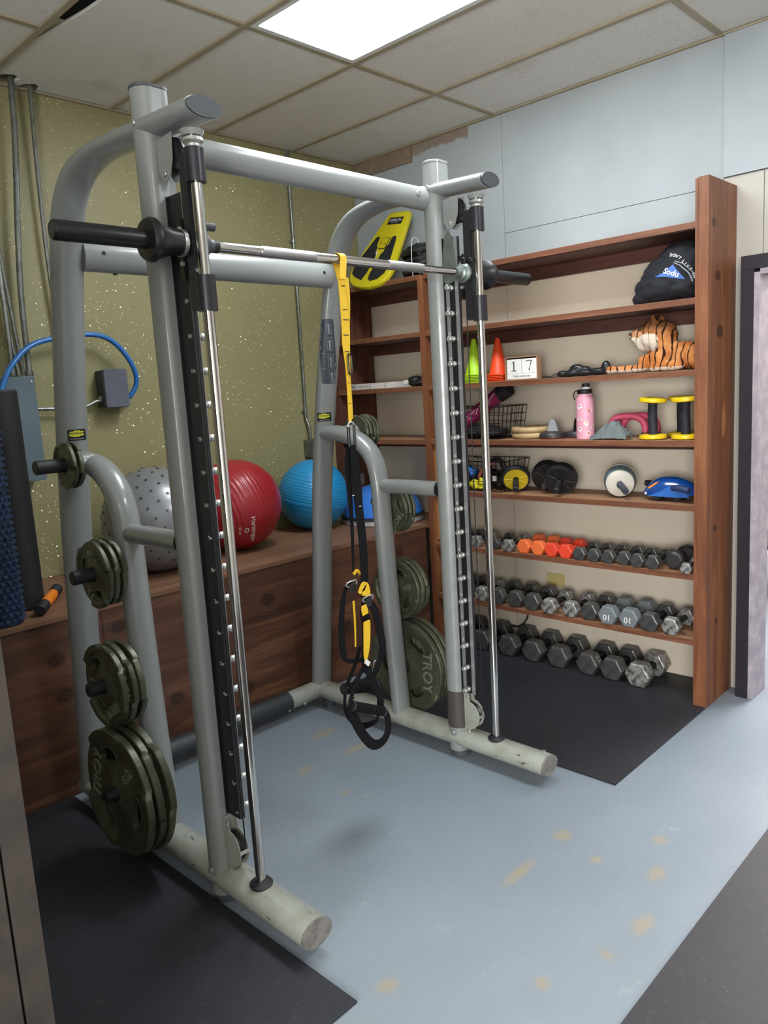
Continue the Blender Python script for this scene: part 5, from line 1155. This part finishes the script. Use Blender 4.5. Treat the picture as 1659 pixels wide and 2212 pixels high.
lump('resistance_band', 'yellow crumpled resistance band in the front of the lower wire basket', 'resistance band', (-.245, -1.115, Z5+.004), [((0, .035, .03), (.02, .04, .026)), ((0, -.03, .04), (.018, .035, .035)), ((0, .0, .02), (.02, .05, .018))], mat('yellow_latex', '#d8d01c', .4), .012, 60)
t = thing('resistance_tube', 'orange resistance tube with black handle arching in the lower wire basket', 'resistance band', (-.20, -1.16, Z5+.004)); b = BM(); sweep(b, [(-.02, .05, .01), (-.03, .055, .06), (-.03, .035, .105), (-.02, .0, .135), (0, -.03, .15)], .009, .009, None, 12, 5); obj('tube', b, mat('copper_latex', '#a8563a', .45), t)
b = BM(); sweep(b, [(0, .0, .13), (0, -.03, .165), (0, -.07, .165), (0, -.10, .12), (0, -.09, .06), (0, -.06, .02)], .016, .010, None, 12, 5); obj('handle', b, BLACKR, t)
t = lump('black_pouch', 'black pouch with white tag behind the yellow band in the lower wire basket', 'pouch', (-.13, -1.18, Z5+.004), [((0, 0, .05), (.05, .09, .045)), ((0, .06, .06), (.05, .06, .05))], mat('black_nylon', '#141417', .5)); b = BM(); box(b, -.075, -.071, -.03, .0, .045, .075); obj('tag', b, WC, t)
lump('cloth_bundle', 'dark blue folded cloth at the back left of the lower wire basket', 'cloth', (-.11, -.98, Z5+.004), [((0, 0, .05), (.05, .05, .045))], mat('navy_cloth', '#1d2940', .7))
# gym rings lying in a pile
RW = mat('pale_ring_wood', '#b49a72', .5, 0, 20, .2)
for i, (y, lb) in enumerate(((-1.435, 'lower pale wooden gym ring, lying flat on the shelf under its twin'), (-1.43, 'upper pale wooden gym ring resting on its twin'))):
    b = BM(); sweep(b, [(.098*math.cos(a), .098*math.sin(a), .0) for a in [2*PI*q/24 for q in range(24)]], .0155, .0155, (0, 0, 1), 16, 3, close=True)
    tag(obj('gym_ring', b, RW, None, (-.165, y, Z4+.0160+i*.0315)), lb, 'gym ring', 'wooden gym rings')
# push-up disc handles
for i, (x, y, yaw, lb) in enumerate(((-.20, -1.585, .3, 'round push-up stand with pale grey grip, left of the pink bottle'), (-.135, -1.70, -.5, 'round black push-up stand tilted partly behind the pink bottle'))):
    t = thing('push_up_stand', lb, 'push-up stand', (x, y, Z4), (0, 0 if i == 0 else 0, yaw), 'push-up stands')
    b = BM(); lathe(b, [(.001, 0), (.072, 0), (.074, .006), (.001, .006)], 36); obj('red_foot', b, mat('dark_red_rubber', '#6c1f22', .6), t)
    b = BM(); lathe(b, [(.001, .0062), (.075, .0062), (.075, .02), (.068, .03), (.04, .036), (.001, .038)], 36); obj('disc', b, HEXD, t)
    b = BM(); prism(b, [(-.03, .035), (.03, .035), (.022, .075), (.012, .10), (-.012, .10), (-.022, .075)], -.018, .018, 'x', bev=.004); obj('grip', b, mat('pale_grey_grip', '#83868a', .5) if i == 0 else BLACKR, t)
# pink bottle
t = thing('water_bottle', 'tall pink water bottle with small stickers and black strap lid', 'bottle', (-.245, -1.80, Z4)); PB_ = mat('pink_powder_coat', '#cf93a6', .45, 0, 0, 0, .15, 500)
b = BM(); lathe(b, [(.001, 0), (.042, 0), (.0445, .004), (.0445, .20), (.043, .208), (.037, .214), (.0365, .228), (.001, .228)], 40); tgt = b.copy(); obj('body', b, PB_, t)
b = BM(); lathe(b, [(.001, .2285), (.035, .2285), (.0375, .234), (.0375, .245), (.034, .25), (.001, .25)], 32); ld = obj('lid', b, BLACKR, t); b = BM(); lathe(b, [(.001, .2503), (.02, .2503), (.021, .256), (.019, .262), (.001, .262)], 24, o=(0, -.006, 0)); obj('spout_ring', b, WHITEP, t, )
b = BM(); lathe(b, [(.001, .2623), (.019, .2623), (.020, .268), (.018, .279), (.001, .280)], 24, o=(0, -.006, 0)); obj('spout_cap', b, BLACKR, t)
b = BM(); sweep(b, [(-.01, .034, .246), (-.015, .05, .238), (-.018, .053, .218), (-.018, .046, .2)], .003, .007, None, 10, 5); obj('carry_strap', b, BLACKR, t)
ST1 = mat('sticker_white', '#e3dcd8', .5); ST2 = mat('sticker_ginger', '#b9713f', .5); ST3 = mat('sticker_grey', '#6d5f68', .5)
vd = Vector((.86, .5, 0)); rr_ = Vector((.5, -.86, 0))
for k, (a, z, s) in enumerate(((-.028, .165, .013), (.018, .14, .018), (-.026, .105, .011), (.004, .082, .014), (-.026, .052, .011), (.014, .030, .013), (.033, .060, .010))):
    for mm, sc_, dz_ in ((ST1, 1.0, 0), ((ST2 if k % 2 else ST3), .42, s*.25)):
        d = BM(); f = d.faces.new([d.verts.new(Vector((0, 0, 0))+rr_*(a+s*sc_*(.8+.2*math.cos(3*q+k))*math.cos(q))+Vector((0, 0, z+dz_+s*sc_*(.9+.25*math.sin(2*q+k))*math.sin(q)))) for q in [2*PI*w/14 for w in range(14)]])
        bmesh.ops.triangulate(d, faces=[f]); onto(d, tgt, vd, .0006 if sc_ == 1 else .001); obj('sticker', d, mm, t, smooth=0)
tgt.free()
# pink arched hand weights and cloth
for i, (x, y, yaw) in enumerate(((-.155, -1.985, .25), (-.125, -2.035, .15))):
    t = thing('hand_weight', 'pink arched hand weight, %s of the pair behind the grey cloth' % ('front one' if i == 0 else 'rear one'), 'hand weight', (x, y, Z4), (0, 0, yaw), 'pink arched hand weights')
    b = BM(); sweep(b, [(0, .085, .022), (0, .088, .05), (0, .07, .09), (0, .03, .105), (0, -.03, .104), (0, -.068, .085), (0, -.085, .05), (0, -.083, .022)], .0165, .0165, None, 16, 5); obj('arch', b, PINKL, t)
    for y_ in (.085, -.083): b = BM(); ellip(b, (0, y_, .0175), (.0175, .0175, .017), None, 14, 10); obj('end_knob', b, BLACKR, t)
t = thing('grey_cloth', 'crumpled light grey cloth draped in front of the pink hand weights', 'cloth', (-.27, -1.945, Z4)); b = BM(); n1, n2 = 34, 22; G = []
for i in range(n1+1):
    for j in range(n2+1):
        u, w = i/n1, j/n2; y = .085-.19*u; x = -.048+.10*w; hh = .008+.075*math.exp(-((u-.62)/.30)**2)*(.35+.65*math.sin(PI*min(1, w*1.1)))+.02*math.exp(-((u-.25)/.2)**2)
        hh += .022*noise.noise(Vector((u*6, w*5, 1)))+.020*abs(noise.noise(Vector((u*15+w*8, w*10, 3)))); x += .014*noise.noise(Vector((u*4, w*3, 7))); y += .015*noise.noise(Vector((u*3, w*4, 9)))
        G.append(b.verts.new((x, y, max(.003, hh*(1 if w > .05 else .25)))))
for i in range(n1):
    for j in range(n2): b.faces.new((G[i*(n2+1)+j], G[(i+1)*(n2+1)+j], G[(i+1)*(n2+1)+j+1], G[i*(n2+1)+j+1]))
r_ = bmesh.ops.solidify(b, geom=b.faces[:], thickness=.0025); obj('cloth', b, mat('grey_terry', '#8b9596', .9, 0, 0, 0, .6, 500), t, smooth=80)
# yellow-wheeled push-up dumbbells
YD = mat('yellow_wheel_plastic', '#d9b916', .4, 0, 0, 0, .05, 100)
for i, (x, y, tl, lb) in enumerate(((-.25, -2.16, (.0, .03), 'yellow-ended black handle weight standing upright, left one of the front pair'), (-.245, -2.315, (.0, -.02), 'yellow-ended black handle weight standing upright beside the end post'), (-.10, -2.235, (0, 0), 'yellow-ended black handle weight standing behind the front pair'))):
    t = thing('handle_weight', lb, 'hand weight', (x, y, Z4), (0, 0, i*.7), 'yellow-ended handle weights')
    def disc(z, tilt):
        b = BM(); lathe(b, [(.022, z-.011), (.05, z-.012), (.062, z-.008), (.064, z), (.062, z+.008), (.05, z+.012), (.022, z+.011)], 36, close=True)
        for q in range(5):
            a = 2*PI*q/5; c = BM(); cyl(c, (.042*math.cos(a), .042*math.sin(a), z+.007), (.042*math.cos(a), .042*math.sin(a), z+.02), .0085, seg=10); b = boolean(b, c)
        xf(b, Matrix.Translation((0, 0, z)) @ Matrix.Rotation(tilt, 4, 'X') @ Matrix.Translation((0, 0, -z))); return b
    obj('wheel', disc(.0125, 0), YD, t, smooth=40); obj('wheel', disc(.185, tl[1]*3), YD, t, smooth=40)
    b = BM(); sweep(b, [(0, 0, .008), (0, 0, .06), (0, .003, .12), (0, 0, .193)], .021, .021, (1, 0, 0), 20, 3); obj('foam_handle', b, mat('navy_grip_foam', '#191a26', .7), t)
# ab wheels
def abwheel(label, c, ax, R, wid, mr, md, hm, grp=None):
    ax = Vector(ax).normalized(); t = thing('ab_wheel', label, 'ab wheel', (c[0], c[1], Z5), (0, 0, 0), grp); M_ = Matrix.Translation((0, 0, c[2]-Z5)) @ rot_to(ax)
    b = BM(); lathe(b, [(R*.86, -wid/2), (R*.96, -wid/2), (R, -wid*.3), (R, wid*.3), (R*.96, wid/2), (R*.86, wid/2)], 40, close=True); obj('tyre', xf(b, M_), mr, t)
    b = BM(); lathe(b, [(.016, -wid*.42), (R*.86, -wid*.42), (R*.86, wid*.42), (.016, wid*.42)], 40, close=True); obj('disc', xf(b, M_), md, t)
    b = BM()
    for q in range(9): a = 2*PI*q/9; cyl(b, (.018*math.cos(a), .018*math.sin(a), wid*.44), (R*.84*math.cos(a), R*.84*math.sin(a), wid*.44), .0022, seg=6)
    s_ = obj('spokes', xf(b, M_), md, t); s_['kind'] = 'stuff'
    for s in (-1, 1):
        b = BM(); lathe(b, [(.001, s*wid*.2), (.009, s*wid*.2), (.009, s*(wid/2+.012)), (.016, s*(wid/2+.014)), (.0175, s*(wid/2+.05)), (.0165, s*(wid/2+.10)), (.012, s*(wid/2+.105)), (.001, s*(wid/2+.105))], 20); obj('handle', xf(b, M_), hm, t)
abwheel('ab wheel with yellow spoked disc and black tyre beside the lower basket', (-.235, -1.362, Z5+.0765), (-.66, -.42, -.35), .078, .035, BLACKR, mat('yellow_disc', '#c7ae22', .45), BLACKR)
abwheel('black double ab wheel, middle one of the three', (-.130, -1.50, Z5+.084), (-.78, -.30, -.35), .086, .06, BLACKR, mat('black_disc', '#131315', .5), mat('brown_grip', '#2f2527', .5), 'plain black ab wheels')
abwheel('black double ab wheel, the one nearest the grey barrel roller', (-.215, -1.635, Z5+.084), (-.80, -.25, -.35), .086, .06, BLACKR, MC['black_disc'], BLACKR, 'plain black ab wheels')
# grey and white barrel ab roller
t = thing('barrel_roller', 'large grey and white barrel-shaped ab roller with angled grips', 'ab roller', (-.185, -1.955, Z5)); M_ = Matrix.Translation((0, 0, .0835)) @ rot_to((-.82, -.42, -.16))
def lp(name, prof, m): b = BM(); lathe(b, prof, 44); return obj(name, xf(b, M_), m, t)
GB = mat('blue_grey_rubber', '#5d6d72', .55, 0, 0, 0, .3, 150); WP_ = mat('off_white_plastic', '#c3beb3', .45)
lp('rubber_band', [(.05, -.062), (.066, -.060), (.074, -.045), (.079, -.018), (.05, -.018)], GB); lp('white_band', [(.05, -.0175), (.0812, -.0175), (.0815, .0), (.05, .0)], WP_); lp('rubber_band', [(.05, .0005), (.080, .0005), (.077, .030), (.070, .052), (.05, .053)], GB)
lp('side_cover', [(.001, .054), (.069, .054), (.067, .062), (.055, .066), (.03, .067), (.001, .067)], WP_)
for s in (-1, 1): b = BM(); sweep(b, [(0, 0, s*.06), (0, 0, s*.09), (0, -s*.012, s*.105), (.0, -s*.03, s*.155)], .016, .016, None, 18, 5); obj('grip', xf(b, M_), mat('slate_grip', '#3a3f48', .5), t)
# blue dome ab roller
t = thing('dome_roller', 'glossy blue dome-shaped ab roller with orange stripe beside the end post', 'ab roller', (-.20, -2.225, Z5)); b = BM(); ellip(b, (0, 0, .03), (.07, .135, .085), None, 32, 20)
for v in b.verts:
    v.co.z = max(v.co.z, .022 if abs(v.co.y) < .09 else .03)
    if v.co.y > .06: v.co.z = max(.022, v.co.z-.012*(v.co.y-.06)/.07)
obj('shell', b, mat('royal_blue_gloss', '#123f86', .18, 0, 0, 0, 0, 0, .6, .5), t, smooth=60)
b = BM(); prism(b, [(.085, .024), (-.12, .024), (-.10, .052), (-.02, .075), (.02, .05)], -.0735, -.066, 'x', bev=.002); obj('side_panel', b, mat('mid_blue_plastic', '#2f62ad', .4), t)
b = BM(); prism(b, [(.035, .095), (.055, .088), (.095, .062), (.085, .056), (.05, .08)], -.052, -.030, 'x', bev=.002); obj('orange_stripe', b, mat('orange_gloss', '#d98438', .35), t)
for y_ in (-.05, .05): b = BM(); cyl(b, (-.05, y_, .0225), (.05, y_, .0225), .022, seg=20, bev=.003); obj('wheel', b, BLACKR, t)
b = BM(); sweep(b, [(-.06, -.035, .065), (-.085, -.07, .07), (-.10, -.13, .062)], .015, .015, None, 16, 4); obj('grip', b, mat('navy_grip', '#27355c', .55), t)
b = BM(); sweep(b, [(.05, .06, .06), (.05, .10, .068), (.045, .15, .07)], .014, .014, None, 16, 4); obj('grip', b, BLACKR, t)
b = BM(); prism(b, [(.112, .028), (.09, .026), (.088, .034), (.11, .038)], -.045, -.038, 'x'); obj('brand_label', b, WHITEP, t)

# ------------------------------------------------------------------ steel edge at the left; unseen cabinet body added to shade the left plates
t = thing('steel_edge_blocker', 'scuffed grey-brown steel edge at the left border, its unseen body added to block light', 'cabinet', (-4.0, -2.35, 0)); SU = mat('scuffed_steel', '#544d48', .42, .5, 12, .4, .2, 90, col2='#474240')
b = BM(); box(b, -.60, .60, -.235, .25, .0098, 2.1); obj('body', b, SU, t, smooth=0)
b = BM(); prism(b, [(.560, .012), (.600, .012), (.600, 2.095), (.560, 2.095)], -.250, -.2355, 'y', bev=.002); obj('corner_stile', b, SU, t, smooth=0)
for x0, x1 in ((-.598, -.02), (-.016, .556)):
    b = BM(); prism(b, [(x0, .05), (x1, .05), (x1, 2.08), (x0, 2.08)], -.247, -.2355, 'y', bev=.002); dr = obj('door', b, SU, t, smooth=0)
    b = BM(); cyl(b, (x1-.05 if x0 < -.1 else x0+.05, -.2475, 1.05), (x1-.05 if x0 < -.1 else x0+.05, -.27, 1.05), .012, seg=14, bev=.002); obj('knob', b, STEEL, dr)
for z in (.90, 1.6): b = BM(); cyl(b, (.535, -.2475, z), (.535, -.2495, z), .004, seg=10); obj('screw', b, CAPM, t)

# ------------------------------------------------------------------ glimpse of the next room through the doorway
t = thing('storage_rack', 'white tubular rack with dark shelves seen through the doorway', 'rack', (1.9, -2.05, 0)); RKM = mat('white_tube_paint', '#c9c6cc', .35)
for x in (-.25, .25):
    for y in (-.45, .45): b = BM(); cyl(b, (x, y, .001), (x, y, 1.65), .02, seg=14); obj('post', b, RKM, t)
for z in (.35, .95, 1.30): b = BM(); box(b, -.27, .27, -.47, .47, z, z+.03); obj('shelf', b, BLACKP, t, smooth=0)
for z in (.90, 1.25): b = BM(); cyl(b, (-.27, -.47, z), (-.27, .47, z), .022, seg=14); obj('rail', b, RKM, t)
for i, (y, z, r, m, lb) in enumerate(((-.25, 1.331, .07, PINKL, 'pink medicine ball on the top shelf of the rack in the next room'), (-.05, .981, .08, mat('sage_vinyl', '#8b8f80', .5), 'sage medicine ball on the middle shelf of the rack in the next room'), (.15, 1.331, .075, PINKL, 'darker pink medicine ball further along the rack in the next room'))):
    b = BM(); ellip(b, (0, 0, r), (r, r, r), None, 28, 18); tag(obj('medicine_ball', b, m, None, (1.9-.1, -2.05+y, z)), lb, 'medicine ball')
